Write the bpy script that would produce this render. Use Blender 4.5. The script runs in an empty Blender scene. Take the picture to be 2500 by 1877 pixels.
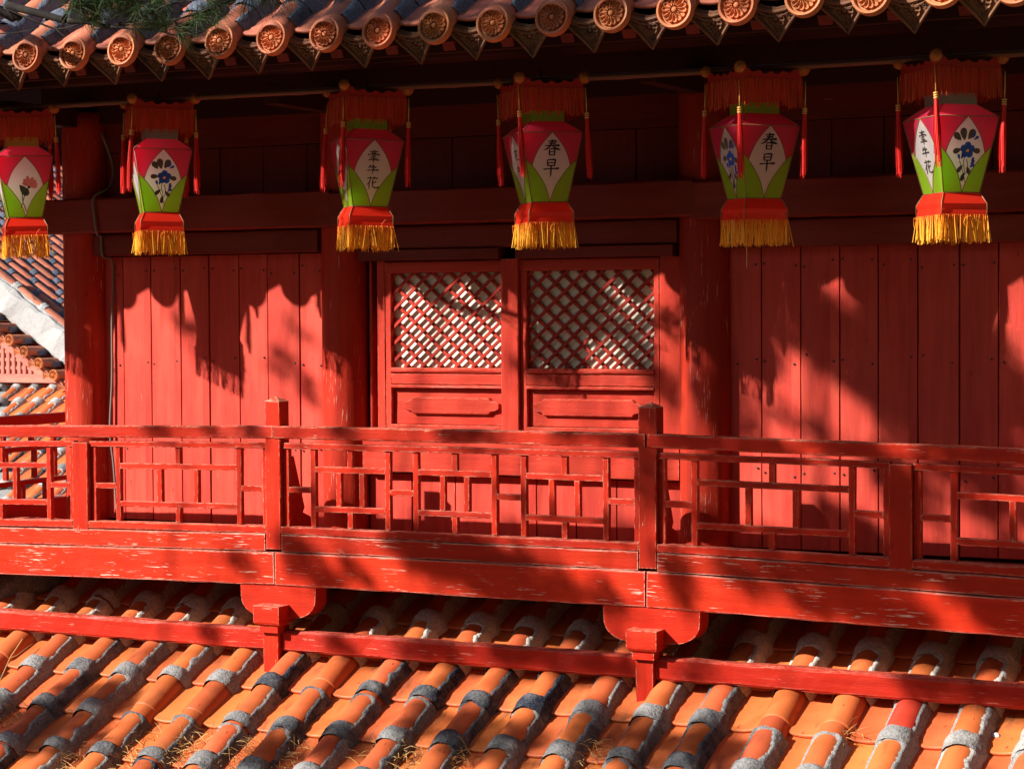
import bpy, math, random
from mathutils import Vector, Matrix, noise

random.seed(7)
PI = math.pi
SC = bpy.context.scene
COL = SC.collection

# ------------------------------------------------------------------ camera
FPX, PHI, HOR, ROLL, DIST, ZC = 5300.0, math.radians(26.8), 760.0, -0.0065, 13.4, 5.34
_p = math.atan((938.5 - HOR) / FPX)
_h = Vector((-math.sin(PHI), math.cos(PHI), 0)); _r = Vector((math.cos(PHI), math.sin(PHI), 0)); _u = Vector((0, 0, 1))
CF = _h * math.cos(_p) - _u * math.sin(_p)
_up = _u * math.cos(_p) + _h * math.sin(_p)
CR = _r * math.cos(ROLL) + _up * math.sin(ROLL)
CU = _up * math.cos(ROLL) - _r * math.sin(ROLL)
CC = Vector((DIST * math.sin(PHI), -DIST * math.cos(PHI), ZC))
cam_d = bpy.data.cameras.new('camera')
cam = bpy.data.objects.new('camera', cam_d); COL.objects.link(cam)
cam.matrix_world = Matrix(((CR.x, CU.x, -CF.x, CC.x), (CR.y, CU.y, -CF.y, CC.y), (CR.z, CU.z, -CF.z, CC.z), (0, 0, 0, 1)))
cam_d.sensor_width = 36; cam_d.lens = 36 * FPX / 2500
cam_d.clip_start = 0.1; cam_d.clip_end = 3000
cam_d.dof.use_dof = True; cam_d.dof.focus_distance = 12.6; cam_d.dof.aperture_fstop = 8
SC.camera = cam

# ------------------------------------------------------------------ light
SUNV = Vector((0.727, 0.83, -0.675)).normalized()        # the way the light travels
TOSUN = -SUNV
w = bpy.data.worlds.new('World'); SC.world = w; w.use_nodes = True
wn = w.node_tree; wn.nodes.clear()
sky = wn.nodes.new('ShaderNodeTexSky'); sky.sky_type = 'NISHITA'; sky.sun_disc = False
sky.sun_elevation = math.asin(TOSUN.z); sky.sun_rotation = math.atan2(TOSUN.x, TOSUN.y)
bg = wn.nodes.new('ShaderNodeBackground'); bg.inputs[1].default_value = 0.05
wo = wn.nodes.new('ShaderNodeOutputWorld')
wn.links.new(sky.outputs[0], bg.inputs[0]); wn.links.new(bg.outputs[0], wo.inputs[0])
sun_d = bpy.data.lights.new('sun', 'SUN'); sun_d.energy = 5.0; sun_d.angle = math.radians(0.53); sun_d.color = (1.0, 0.93, 0.82)
sun = bpy.data.objects.new('sun', sun_d); COL.objects.link(sun)
sun.rotation_euler = SUNV.to_track_quat('-Z', 'Y').to_euler(); sun.location = TOSUN * 60
vs = SC.view_settings
vs.view_transform = 'Standard'; vs.look = 'None'; vs.gamma = 1; vs.use_curve_mapping = False; vs.exposure = 1.22
SC.cycles.max_bounces = 6; SC.cycles.diffuse_bounces = 4; SC.cycles.transmission_bounces = 4
SC.cycles.caustics_reflective = False; SC.cycles.caustics_refractive = False

# ------------------------------------------------------------------ helpers
def at(px, py, Y):
    """the point of the plane y=Y that lies behind a pixel of the photograph (survey helper)"""
    d = CF + CR * ((px - 1250) / FPX) - CU * ((py - 938.5) / FPX)
    return CC + d * ((Y - CC.y) / d.y)

WM = {}
def link(name, mesh, mat, parent=None, mw=None, loc=None):
    o = bpy.data.objects.new(name, mesh); COL.objects.link(o)
    if mat is not None and mesh is not None:
        if len(mesh.materials) == 0: mesh.materials.append(mat)
        elif mesh.materials[0] is not mat:
            o.material_slots[0].link = 'OBJECT'; o.material_slots[0].material = mat
    if mw is None: mw = Matrix.Translation(loc if loc is not None else (0, 0, 0))
    place(o, parent, mw)
    return o
def place(o, parent, mw):
    WM[o.name] = mw.copy()
    if parent is not None:
        o.parent = parent
        o.matrix_basis = WM[parent.name].inverted() @ mw
    else:
        o.matrix_basis = mw
def thing(name, label, cat, loc=(0, 0, 0), group=None, mesh=None, mat=None, mw=None):
    o = link(name, mesh, mat, None, mw if mw is not None else Matrix.Translation(loc))
    o['label'] = label; o['category'] = cat
    if group: o['group'] = group
    return o
def mk(verts, faces, smooth=False, name='m', mi=None):
    me = bpy.data.meshes.new(name); me.from_pydata([tuple(v) for v in verts], [], faces); me.update()
    if smooth: me.polygons.foreach_set('use_smooth', [True] * len(me.polygons))
    if mi: me.polygons.foreach_set('material_index', mi)
    return me
class MB:
    def __init__(s): s.v = []; s.f = []
    def add(s, v, f):
        b = len(s.v); s.v += [Vector(x) for x in v]; s.f += [[i + b for i in q] for q in f]
    def mesh(s, smooth=False, name='m'): return mk(s.v, s.f, smooth, name)
def _n(x, y, z): return noise.noise(Vector((x, y, z)))
_seed = [0.0]
def bar_mesh(L, wd, ht, ch=0.004, jit=0.0012, seg=None):
    """a sawn bar along +X from 0..L, width along Y, height along Z, bevelled edges, slightly uneven"""
    _seed[0] += 7.31; sd = _seed[0]
    if seg is None: seg = max(1, min(40, int(L / 0.09)))
    a, b = wd / 2, ht / 2; ch = min(ch, a * 0.6, b * 0.6)
    prof = [(-a + ch, -b), (a - ch, -b), (a, -b + ch), (a, b - ch), (a - ch, b), (-a + ch, b), (-a, b - ch), (-a, -b + ch)]
    v, f = [], []
    for i in range(seg + 1):
        x = L * i / seg
        for k, (y, z) in enumerate(prof):
            j1 = jit * _n(x * 6, sd, k * 3.1) * 2; j2 = jit * _n(x * 6, sd + 50, k * 3.1) * 2
            v.append((x, y + j1, z + j2))
    for i in range(seg):
        for k in range(8):
            k2 = (k + 1) % 8
            f.append([i * 8 + k, (i + 1) * 8 + k, (i + 1) * 8 + k2, i * 8 + k2])
    f.append(list(range(0, 8))); f.append([seg * 8 + k for k in range(7, -1, -1)])
    f = [list(reversed(q)) for q in f]
    return mk(v, f, False, 'bar')
def frame(p0, xdir, zdir):
    x = xdir.normalized(); y = zdir.cross(x).normalized(); z = x.cross(y).normalized()
    return Matrix(((x.x, y.x, z.x, p0[0]), (x.y, y.y, z.y, p0[1]), (x.z, y.z, z.z, p0[2]), (0, 0, 0, 1)))
def bar(name, p0, p1, wd, ht, mat, parent, up=(0, 0, 1), ch=0.004, jit=0.0012, seg=None, mesh=None):
    """bar between two points; wd across, ht along `up`"""
    p0, p1 = Vector(p0), Vector(p1); L = (p1 - p0).length
    me = mesh or bar_mesh(L, wd, ht, ch, jit, seg)
    return link(name, me, mat, parent, frame(p0, p1 - p0, Vector(up)))
def hb(name, x0, x1, y0, y1, z0, z1, mat, parent, **k):
    """horizontal board along X"""
    return bar(name, (x0, (y0 + y1) / 2, (z0 + z1) / 2), (x1, (y0 + y1) / 2, (z0 + z1) / 2), y1 - y0, z1 - z0, mat, parent, **k)
def vb(name, x0, x1, y0, y1, z0, z1, mat, parent, **k):
    """vertical board along Z; grain runs up"""
    return bar(name, ((x0 + x1) / 2, (y0 + y1) / 2, z0), ((x0 + x1) / 2, (y0 + y1) / 2, z1), x1 - x0, y1 - y0, mat, parent, up=(0, 1, 0), **k)
def tube(mb, pts, rads, n=6, cap=True):
    pts = [Vector(p) for p in pts]; base = len(mb.v); m = len(pts)
    prev = None
    for i, p in enumerate(pts):
        d = (pts[min(i + 1, m - 1)] - pts[max(i - 1, 0)]).normalized()
        if prev is None:
            a = Vector((0, 0, 1)) if abs(d.z) < 0.9 else Vector((1, 0, 0)); s = d.cross(a).normalized()
        else:
            s = (prev - d * prev.dot(d)).normalized()
        prev = s; t = d.cross(s); r = rads[i] if isinstance(rads, (list, tuple)) else rads
        for k in range(n):
            an = 2 * PI * k / n; mb.v.append(p + s * (r * math.cos(an)) + t * (r * math.sin(an)))
    for i in range(m - 1):
        for k in range(n):
            k2 = (k + 1) % n
            mb.f.append([base + i * n + k, base + i * n + k2, base + (i + 1) * n + k2, base + (i + 1) * n + k])
    if cap:
        mb.f.append([base + k for k in range(n - 1, -1, -1)]); mb.f.append([base + (m - 1) * n + k for k in range(n)])
def lathe(mb, prof, n=24, axis='Z', off=(0, 0, 0), a0=0.0, a1=2 * PI):
    base = len(mb.v); full = abs(a1 - a0 - 2 * PI) < 1e-6; m = n if full else n + 1
    for (r, z) in prof:
        for k in range(m):
            a = a0 + (a1 - a0) * k / n
            mb.v.append(Vector((r * math.cos(a), r * math.sin(a), z)) + Vector(off))
    for i in range(len(prof) - 1):
        for k in range(n):
            k2 = (k + 1) % m
            mb.f.append([base + i * m + k, base + i * m + k2, base + (i + 1) * m + k2, base + (i + 1) * m + k])
def box(mb, c, s, M=None):
    c = Vector(c); v = []
    for z in (-1, 1):
        for y in (-1, 1):
            for x in (-1, 1):
                p = Vector((x * s[0] / 2, y * s[1] / 2, z * s[2] / 2)); v.append((M @ p if M else p) + c)
    mb.add(v, [[0, 2, 3, 1], [4, 5, 7, 6], [0, 1, 5, 4], [2, 6, 7, 3], [0, 4, 6, 2], [1, 3, 7, 5]])
def prism(mb, pts, y0, y1):
    """outline pts (x,z) extruded from y0 to y1"""
    n = len(pts); b = len(mb.v)
    for y in (y0, y1):
        for (x, z) in pts: mb.v.append(Vector((x, y, z)))
    mb.f.append([b + i for i in range(n)]); mb.f.append([b + n + i for i in range(n - 1, -1, -1)])
    for i in range(n):
        j = (i + 1) % n; mb.f.append([b + j, b + i, b + n + i, b + n + j])
def smooth_pts(pts, k=4):
    P = [Vector(p) for p in pts]; out = []
    for i in range(len(P) - 1):
        a, b, c, d = P[max(i - 1, 0)], P[i], P[i + 1], P[min(i + 2, len(P) - 1)]
        for j in range(k):
            t = j / k; out.append(0.5 * ((2 * b) + (c - a) * t + (2 * a - 5 * b + 4 * c - d) * t * t + (3 * b - a - 3 * c + d) * t ** 3))
    out.append(P[-1]); return out

# ------------------------------------------------------------------ materials
def nodes(name):
    m = bpy.data.materials.new(name); m.use_nodes = True; nt = m.node_tree
    b = nt.nodes.get('Principled BSDF'); return m, nt, b
def N(nt, t, **kw):
    n = nt.nodes.new('ShaderNode' + t)
    for k, v in kw.items():
        if k.startswith('i_'):
            n.inputs[int(k[2:]) if k[2:].isdigit() else k[2:].replace('_', ' ')].default_value = v
        else: setattr(n, k, v)
    return n
def L(nt, a, b): nt.links.new(a, b)
def coords(nt, scale, per_object=True):
    tc = N(nt, 'TexCoord'); oi = N(nt, 'ObjectInfo')
    sc = N(nt, 'VectorMath', operation='SCALE'); cb = N(nt, 'CombineXYZ', i_0=37.0, i_1=61.0, i_2=23.0)
    L(nt, cb.outputs[0], sc.inputs[0]); L(nt, oi.outputs['Random'], sc.inputs['Scale'])
    ad = N(nt, 'VectorMath', operation='ADD'); L(nt, tc.outputs['Object'], ad.inputs[0])
    if per_object: L(nt, sc.outputs[0], ad.inputs[1])
    mp = N(nt, 'Mapping'); mp.inputs['Scale'].default_value = scale; L(nt, ad.outputs[0], mp.inputs[0])
    return mp.outputs[0], ad.outputs[0], oi.outputs['Random']
def mapped(nt, src, scale):
    mp = N(nt, 'Mapping'); mp.inputs['Scale'].default_value = scale; L(nt, src, mp.inputs[0]); return mp.outputs[0]
def noise_tex(nt, vec, scale, detail=4, rough=0.55):
    n = N(nt, 'TexNoise'); n.inputs['Scale'].default_value = scale; n.inputs['Detail'].default_value = detail
    n.inputs['Roughness'].default_value = rough; L(nt, vec, n.inputs['Vector']); return n.outputs['Fac']
def ramp(nt, fac, stops):
    r = N(nt, 'ValToRGB'); cr = r.color_ramp
    while len(cr.elements) < len(stops): cr.elements.new(0.5)
    for e, (p, c) in zip(cr.elements, stops): e.position = p; e.color = (c[0], c[1], c[2], 1) if not isinstance(c, float) else (c, c, c, 1)
    L(nt, fac, r.inputs[0]); return r.outputs[0]
def mix(nt, fac, a, b, mode='MIX'):
    m = N(nt, 'MixRGB', blend_type=mode)
    for s, i in ((fac, 0), (a, 1), (b, 2)):
        if hasattr(s, 'links'): L(nt, s, m.inputs[i])
        else: m.inputs[i].default_value = s if i == 0 else (s[0], s[1], s[2], 1)
    return m.outputs[0]
def mul(nt, a, b, op='MULTIPLY'):
    m = N(nt, 'Math', operation=op)
    for s, i in ((a, 0), (b, 1)):
        if hasattr(s, 'links'): L(nt, s, m.inputs[i])
        else: m.inputs[i].default_value = s
    return m.outputs[0]
def bump(nt, b, h, strength, dist=0.01):
    n = N(nt, 'Bump'); n.inputs['Strength'].default_value = strength; n.inputs['Distance'].default_value = dist
    L(nt, h, n.inputs['Height']); L(nt, n.outputs[0], b.inputs['Normal'])

def painted_wood(name, base, chips=0.5, chipcol=(0.62, 0.36, 0.25), rough=0.45, edge=True, vary=0.18, knots=True, spec=0.14):
    m, nt, b = nodes(name)
    v, raw, rnd = coords(nt, (1.6, 16, 16))
    grain = noise_tex(nt, v, 3.0, 5, 0.6)
    blotch = noise_tex(nt, mapped(nt, raw, (1.2, 3, 3)), 1.5, 3)
    c = mix(nt, grain, tuple(x * 0.84 for x in base), tuple(x * 1.12 for x in base))
    c = mix(nt, ramp(nt, blotch, [(0.35, 0.0), (0.7, 1.0)]), c, (base[0] * 1.08, base[1] * 1.45, base[2] * 1.35))
    b.inputs['Specular IOR Level'].default_value = spec
    stain = noise_tex(nt, mapped(nt, raw, (0.9, 11, 11)), 1.7, 4, 0.6)
    c = mix(nt, mul(nt, ramp(nt, stain, [(0.42, 0.0), (0.75, 1.0)]), 0.5), c, (base[0] * 0.55, base[1] * 0.45, base[2] * 0.45))
    hs = N(nt, 'HueSaturation'); L(nt, c, hs.inputs['Color'])
    mr = N(nt, 'MapRange'); mr.inputs[3].default_value = 1 - vary; mr.inputs[4].default_value = 1 + vary
    L(nt, rnd, mr.inputs[0]); L(nt, mr.outputs[0], hs.inputs['Value']); c = hs.outputs[0]
    if knots:
        vo = N(nt, 'TexVoronoi'); vo.inputs['Scale'].default_value = 1.0; vo.inputs['Randomness'].default_value = 1.0
        L(nt, mapped(nt, raw, (3.2, 7, 7)), vo.inputs['Vector'])
        kn = ramp(nt, vo.outputs['Distance'], [(0.03, 1.0), (0.075, 0.0)])
        c = mix(nt, mul(nt, kn, 0.55), c, (base[0] * 0.35, base[1] * 0.35, base[2] * 0.35))
    chipm = None
    if chips > 0:
        streak = noise_tex(nt, mapped(nt, raw, (4.5, 70, 70)), 1.6, 4, 0.6)
        patch = noise_tex(nt, mapped(nt, raw, (2.2, 6, 6)), 1.3, 2)
        lo = 0.72 - 0.1 * chips
        sm = ramp(nt, streak, [(lo, 0.0), (lo + 0.035, 1.0)])
        pm = ramp(nt, patch, [(0.5, 0.0), (0.62, 1.0)])
        chipm = mul(nt, sm, pm)
        if edge:
            bv = N(nt, 'Bevel', samples=4); bv.inputs['Radius'].default_value = 0.011
            ge = N(nt, 'NewGeometry'); dp = N(nt, 'VectorMath', operation='DOT_PRODUCT')
            L(nt, bv.outputs[0], dp.inputs[0]); L(nt, ge.outputs['Normal'], dp.inputs[1])
            em = ramp(nt, dp.outputs['Value'], [(0.80, 1.0), (0.97, 0.0)])
            en = ramp(nt, noise_tex(nt, mapped(nt, raw, (9, 30, 30)), 2.5, 4), [(0.52 - 0.12 * chips, 0.0), (0.62 - 0.12 * chips, 1.0)])
            sx = N(nt, 'SeparateXYZ'); L(nt, ge.outputs['Normal'], sx.inputs[0])
            tm = mul(nt, ramp(nt, sx.outputs[2], [(0.55, 0.0), (0.9, 1.0)]), ramp(nt, noise_tex(nt, mapped(nt, raw, (14, 40, 40)), 2.2, 4, 0.7), [(0.44, 0.0), (0.60, 0.75)]))
            chipm = mul(nt, mul(nt, chipm, mul(nt, em, en), 'MAXIMUM'), tm, 'MAXIMUM')
        c = mix(nt, mul(nt, chipm, 0.85), c, chipcol)
    L(nt, c, b.inputs['Base Color'])
    rr = ramp(nt, grain, [(0.3, rough * 0.85), (0.7, min(1, rough * 1.2))])
    if chipm is not None: rr = mul(nt, rr, chipm, 'MAXIMUM')
    L(nt, rr, b.inputs['Roughness'])
    h = mul(nt, grain, noise_tex(nt, mapped(nt, raw, (6, 40, 40)), 4, 2), 'ADD')
    if chipm is not None: h = mul(nt, h, mul(nt, chipm, -0.7), 'ADD')
    bump(nt, b, h, 0.3, 0.004)
    return m

def terracotta(name, base, dirt=0.35, rough=0.5, splash=True):
    m, nt, b = nodes(name)
    v, raw, rnd = coords(nt, (1, 1, 1))
    n1 = noise_tex(nt, raw, 7, 4); n2 = noise_tex(nt, raw, 60, 3); n3 = noise_tex(nt, mapped(nt, raw, (9, 3, 9)), 1.4, 4)
    c = mix(nt, n1, tuple(x * 0.8 for x in base), (base[0] * 1.18, base[1] * 1.28, base[2] * 1.35))
    hs = N(nt, 'HueSaturation'); L(nt, c, hs.inputs['Color'])
    mr = N(nt, 'MapRange'); mr.inputs[3].default_value = 0.78; mr.inputs[4].default_value = 1.16
    L(nt, rnd, mr.inputs[0]); L(nt, mr.outputs[0], hs.inputs['Value'])
    mh = N(nt, 'MapRange'); mh.inputs[3].default_value = 0.490; mh.inputs[4].default_value = 0.503
    L(nt, mul(nt, mul(nt, rnd, 7.0), 1.0, 'MODULO'), mh.inputs[0]); L(nt, mh.outputs[0], hs.inputs['Hue'])
    c = hs.outputs[0]
    c = mix(nt, mul(nt, ramp(nt, n3, [(0.56, 0.0), (0.72, 1.0)]), dirt), c, (0.06, 0.035, 0.025))
    c = mix(nt, mul(nt, ramp(nt, n2, [(0.66, 0.0), (0.74, 1.0)]), 0.35), c, (0.09, 0.04, 0.02))
    if splash:
        vo = N(nt, 'TexVoronoi'); vo.inputs['Scale'].default_value = 1.0; L(nt, mapped(nt, raw, (13, 5.5, 13)), vo.inputs['Vector'])
        wv = mul(nt, vo.outputs['Distance'], mul(nt, noise_tex(nt, raw, 35, 2), 0.22), 'ADD')
        c = mix(nt, mul(nt, ramp(nt, wv, [(0.165, 1.0), (0.18, 0.0)]), 0.75), c, (0.22, 0.02, 0.015))
    L(nt, c, b.inputs['Base Color'])
    L(nt, ramp(nt, n1, [(0.3, rough * 0.9), (0.7, min(1.0, rough * 1.3))]), b.inputs['Roughness'])
    b.inputs['Specular IOR Level'].default_value = 0.35
    bump(nt, b, mul(nt, n2, n1, 'ADD'), 0.18, 0.004)
    return m

def mortar(name, light=(0.42, 0.40, 0.38), dark=(0.045, 0.05, 0.065), bias=0.5):
    m, nt, b = nodes(name)
    v, raw, rnd = coords(nt, (1, 1, 1))
    n1 = noise_tex(nt, raw, 9, 5, 0.65); n2 = noise_tex(nt, raw, 70, 3, 0.7); n3 = noise_tex(nt, raw, 220, 2)
    f = mul(nt, mul(nt, n1, mul(nt, rnd, 0.62), 'ADD'), bias - 0.75 + 0.45, 'ADD')
    c = ramp(nt, f, [(0.36, dark), (0.58, tuple((a + d2) / 2.4 for a, d2 in zip(light, dark))), (0.85, light)])
    c = mix(nt, mul(nt, ramp(nt, n2, [(0.45, 0.0), (0.7, 1.0)]), 0.55), c, tuple(x * 0.45 for x in dark), 'MIX')
    c = mix(nt, mul(nt, ramp(nt, n3, [(0.62, 0.0), (0.7, 1.0)]), 0.5), c, (0.5, 0.49, 0.48))
    L(nt, c, b.inputs['Base Color']); b.inputs['Roughness'].default_value = 0.95; b.inputs['Specular IOR Level'].default_value = 0.15
    bump(nt, b, mul(nt, n2, mul(nt, n1, 1.5), 'ADD'), 0.7, 0.012)
    return m

def simple(name, col, rough=0.6, var=0.15, scale=8, spec=0.3, metal=0.0, bmp=0.0, bscale=60):
    m, nt, b = nodes(name)
    v, raw, rnd = coords(nt, (1, 1, 1))
    n = noise_tex(nt, raw, scale, 3)
    L(nt, mix(nt, n, tuple(x * (1 - var) for x in col), tuple(min(1, x * (1 + var)) for x in col)), b.inputs['Base Color'])
    b.inputs['Roughness'].default_value = rough; b.inputs['Specular IOR Level'].default_value = spec; b.inputs['Metallic'].default_value = metal
    if bmp: bump(nt, b, noise_tex(nt, raw, bscale, 3), bmp, 0.004)
    return m

def silk(name, col, trans=0.45, rough=0.35, streak=0.0):
    m, nt, b = nodes(name); out = nt.nodes['Material Output']
    v, raw, rnd = coords(nt, (1, 1, 1))
    n = noise_tex(nt, mapped(nt, raw, (60, 60, 6)) if streak else raw, 6, 3)
    c = mix(nt, n, tuple(x * (0.85 - streak * 0.4) for x in col), tuple(min(1, x * (1.1 + streak * 0.4)) for x in col))
    L(nt, c, b.inputs['Base Color']); b.inputs['Roughness'].default_value = rough; b.inputs['Specular IOR Level'].default_value = 0.3
    tr = N(nt, 'BsdfTranslucent'); L(nt, c, tr.inputs[0])
    mx = N(nt, 'MixShader'); mx.inputs[0].default_value = trans
    L(nt, b.outputs[0], mx.inputs[1]); L(nt, tr.outputs[0], mx.inputs[2]); L(nt, mx.outputs[0], out.inputs[0])
    return m

M = {}
M['balcony'] = painted_wood('weathered_red_balcony_paint', (0.39, 0.016, 0.0055), 0.65)
M['fascia'] = painted_wood('chipped_red_beam_paint', (0.40, 0.018, 0.005), 1.3, chipcol=(0.72, 0.52, 0.42))
M['lowrail'] = painted_wood('peeling_red_rail_paint', (0.35, 0.014, 0.006), 0.95, chipcol=(0.55, 0.2, 0.14))
M['plank'] = painted_wood('faded_red_plank_paint', (0.52, 0.050, 0.036), 0.30, chipcol=(0.62, 0.28, 0.2), edge=False, vary=0.10)
M['sash'] = painted_wood('red_window_paint', (0.45, 0.034, 0.020), 0.35, chipcol=(0.6, 0.22, 0.15), vary=0.05)
M['column'] = painted_wood('cracked_red_column_paint', (0.35, 0.023, 0.012), 1.1, edge=False, chipcol=(0.6, 0.3, 0.22))
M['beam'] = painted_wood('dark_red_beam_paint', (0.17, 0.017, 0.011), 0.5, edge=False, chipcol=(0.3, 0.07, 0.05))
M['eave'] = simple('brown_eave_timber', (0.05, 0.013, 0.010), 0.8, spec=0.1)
M['slat'] = painted_wood('red_slat_paint', (0.32, 0.026, 0.017), 0.0, edge=False, knots=False)
M['tile'] = terracotta('orange_terracotta', (0.48, 0.108, 0.028))
M['pan'] = terracotta('orange_pan_terracotta', (0.50, 0.122, 0.030), 0.6)
M['tile_up'] = terracotta('rose_terracotta', (0.42, 0.13, 0.070), 0.95, 0.6, False)
M['disc'] = terracotta('ochre_terracotta', (0.48, 0.15, 0.05), 0.3, 0.6, False)
M['drip'] = terracotta('shade_dark_grimy_terracotta', (0.15, 0.062, 0.028), 0.95, 0.7, False)  # base darkened to carry the shade beside the tile ends, plus grime
M['redtile'] = simple('red_painted_tile', (0.48, 0.045, 0.025), 0.35)
M['mortar'] = mortar('grey_lime_mortar', (0.24, 0.24, 0.245), (0.018, 0.024, 0.042), 0.22)
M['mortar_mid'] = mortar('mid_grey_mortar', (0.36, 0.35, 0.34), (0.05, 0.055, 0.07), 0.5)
M['mortar_bounce_lit'] = mortar('bounce_lightened_mortar', (0.52, 0.50, 0.47), (0.20, 0.19, 0.18), 0.8)  # paler mortar copy, paints in bounce light for the rows under the balcony
M['mortar_up'] = mortar('blackened_mortar', (0.14, 0.165, 0.23), (0.018, 0.023, 0.042), 0.40)
M['plaster'] = mortar('white_lime_plaster', (0.42, 0.42, 0.43), (0.15, 0.16, 0.19), 0.6)
M['paper'] = simple('cream_window_paper', (0.74, 0.70, 0.60), 0.8, 0.06, 14)
M['pink'] = silk('pink_silk', (0.80, 0.055, 0.13), 0.68)
M['leaf'] = silk('green_silk', (0.36, 0.66, 0.035), 0.68)
M['white'] = silk('white_silk', (0.88, 0.86, 0.86), 0.68, 0.5)
M['red'] = silk('red_satin', (0.78, 0.035, 0.016), 0.35, 0.25)
M['capred'] = silk('red_gauze', (0.55, 0.03, 0.02), 0.3, 0.6)
M['fringe_y'] = silk('golden_thread', (0.85, 0.35, 0.025), 0.12, 0.5, 0.6)
_nt = M['fringe_y'].node_tree
_tc = N(_nt, 'TexCoord'); _sx = N(_nt, 'SeparateXYZ'); L(_nt, _tc.outputs['Object'], _sx.inputs[0])
_nz = noise_tex(_nt, mapped(_nt, _tc.outputs['Object'], (80, 80, 3)), 1.0, 2)
_f = mul(_nt, mul(_nt, _sx.outputs[2], 7.0), mul(_nt, _nz, 0.9), 'ADD')
_c = ramp(_nt, _f, [(0.0, (0.88, 0.42, 0.03)), (0.35, (0.82, 0.27, 0.02)), (0.6, (0.66, 0.09, 0.015))])
for _l in list(_nt.links):
    if _l.to_socket.name in ('Base Color', 'Color') and _l.to_node.type in ('BSDF_PRINCIPLED', 'BSDF_TRANSLUCENT'): L(_nt, _c, _l.to_socket)
M['fringe_o'] = silk('orange_red_thread', (0.62, 0.075, 0.02), 0.3, 0.5, 0.5)
M['tassel'] = silk('red_tassel_thread', (0.70, 0.02, 0.015), 0.2, 0.5, 0.4)
M['pom'] = simple('orange_pompom_wool', (0.44, 0.14, 0.04), 0.9, 0.3, 60, 0.1, 0, 0.8, 90)
M['gold'] = simple('gold_cord', (0.62, 0.36, 0.08), 0.4, 0.3, 60, 0.5)
M['trim'] = simple('dark_gold_wire', (0.20, 0.10, 0.03), 0.5, 0.4, 90, 0.5)
M['ink'] = simple('black_ink', (0.012, 0.013, 0.015), 0.7, 0.3, 40)
M['neck_grey'] = silk('grey_silk', (0.30, 0.29, 0.25), 0.3)
M['neck_gold'] = silk('gold_silk', (0.55, 0.33, 0.05), 0.3)
M['blue'] = simple('blue_paint', (0.02, 0.08, 0.42), 0.7, 0.4, 60)
M['greypaint'] = simple('grey_brown_wash', (0.09, 0.07, 0.05), 0.8, 0.5, 40)
M['lotus'] = simple('pale_red_wash', (0.75, 0.25, 0.24), 0.8, 0.2, 40)
M['leafpaint'] = simple('dark_green_wash', (0.07, 0.09, 0.05), 0.8, 0.3, 40)
M['orange'] = simple('orange_dot_paint', (0.8, 0.4, 0.08), 0.8)
M['wire'] = simple('black_wire', (0.02, 0.02, 0.02), 0.5)
M['cable'] = simple('grey_plastic_cable', (0.16, 0.14, 0.13), 0.4)
M['bamboo'] = simple('brown_bamboo', (0.15, 0.05, 0.026), 0.5, 0.3, 30)
M['bark'] = simple('dark_pine_bark', (0.024, 0.020, 0.018), 0.9, 0.4, 25, 0.2, 0, 0.8, 40)
M['needle'] = simple('pine_needle_green', (0.036, 0.066, 0.016), 0.55, 0.5, 3)
M['straw'] = simple('dry_straw', (0.42, 0.25, 0.09), 0.8, 0.4, 20)
M['stone'] = simple('pale_stone', (0.6, 0.58, 0.55), 0.9, 0.2, 40, 0.2, 0, 0.6)
M['ground'] = simple('earth_ground', (0.12, 0.10, 0.07), 0.95, 0.4, 0.6)
M['added_hill'] = simple('added_hill_green', (0.045, 0.055, 0.022), 0.95, 0.5, 0.5)
M['pinkpaint'] = painted_wood('faded_pink_paint', (0.55, 0.17, 0.14), 0.8, chipcol=(0.75, 0.65, 0.6), edge=False)
M['dark'] = simple('dark_red_backing_paint', (0.05, 0.014, 0.010), 0.8)  # even dark red of the board behind the planks
M['iron'] = simple('dull_nail', (0.05, 0.03, 0.03), 0.6)

# ------------------------------------------------------------------ ground
g = link('ground', mk([(-1500, -1500, 0), (1500, -1500, 0), (1500, 1500, 0), (-1500, 1500, 0)], [[0, 1, 2, 3]]), M['ground'])
g['kind'] = 'structure'
hv, hf = [], []  # added unseen hill, shaped to block sky light yet clear the sun
for i in range(41):
    for j in range(9):
        a = math.radians(150 + 240 * i / 40); d = 26 + j * 7
        off_sun = abs((math.degrees(a) - 228.8 + 180) % 360 - 180); steep = 0.36 + 0.62 * min(1.0, max(0.0, (off_sun - 22) / 30))
        hh = 3.0 + (d - 22) * steep * 1.25 * (0.9 + 0.25 * noise.noise(Vector((i * 0.5, j * 0.5, 2)))) - 4.5
        hv.append((d * math.cos(a), d * math.sin(a) - 4, hh))
for i in range(40):
    for j in range(8): hf.append([i * 9 + j, i * 9 + j + 1, (i + 1) * 9 + j + 1, (i + 1) * 9 + j])
hl = link('added_sky_block_hill', mk(hv, hf, True), M['added_hill']); hl['kind'] = 'structure'

# ================================================================== the hall
hall = thing('temple_hall', 'red timber temple hall with plank walls, lattice windows and terracotta tiled roofs', 'temple', (0, 0, 0))
PT = hall
CX = [-3.255, -1.19, 1.284, 3.75]; CRAD = 0.155
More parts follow.
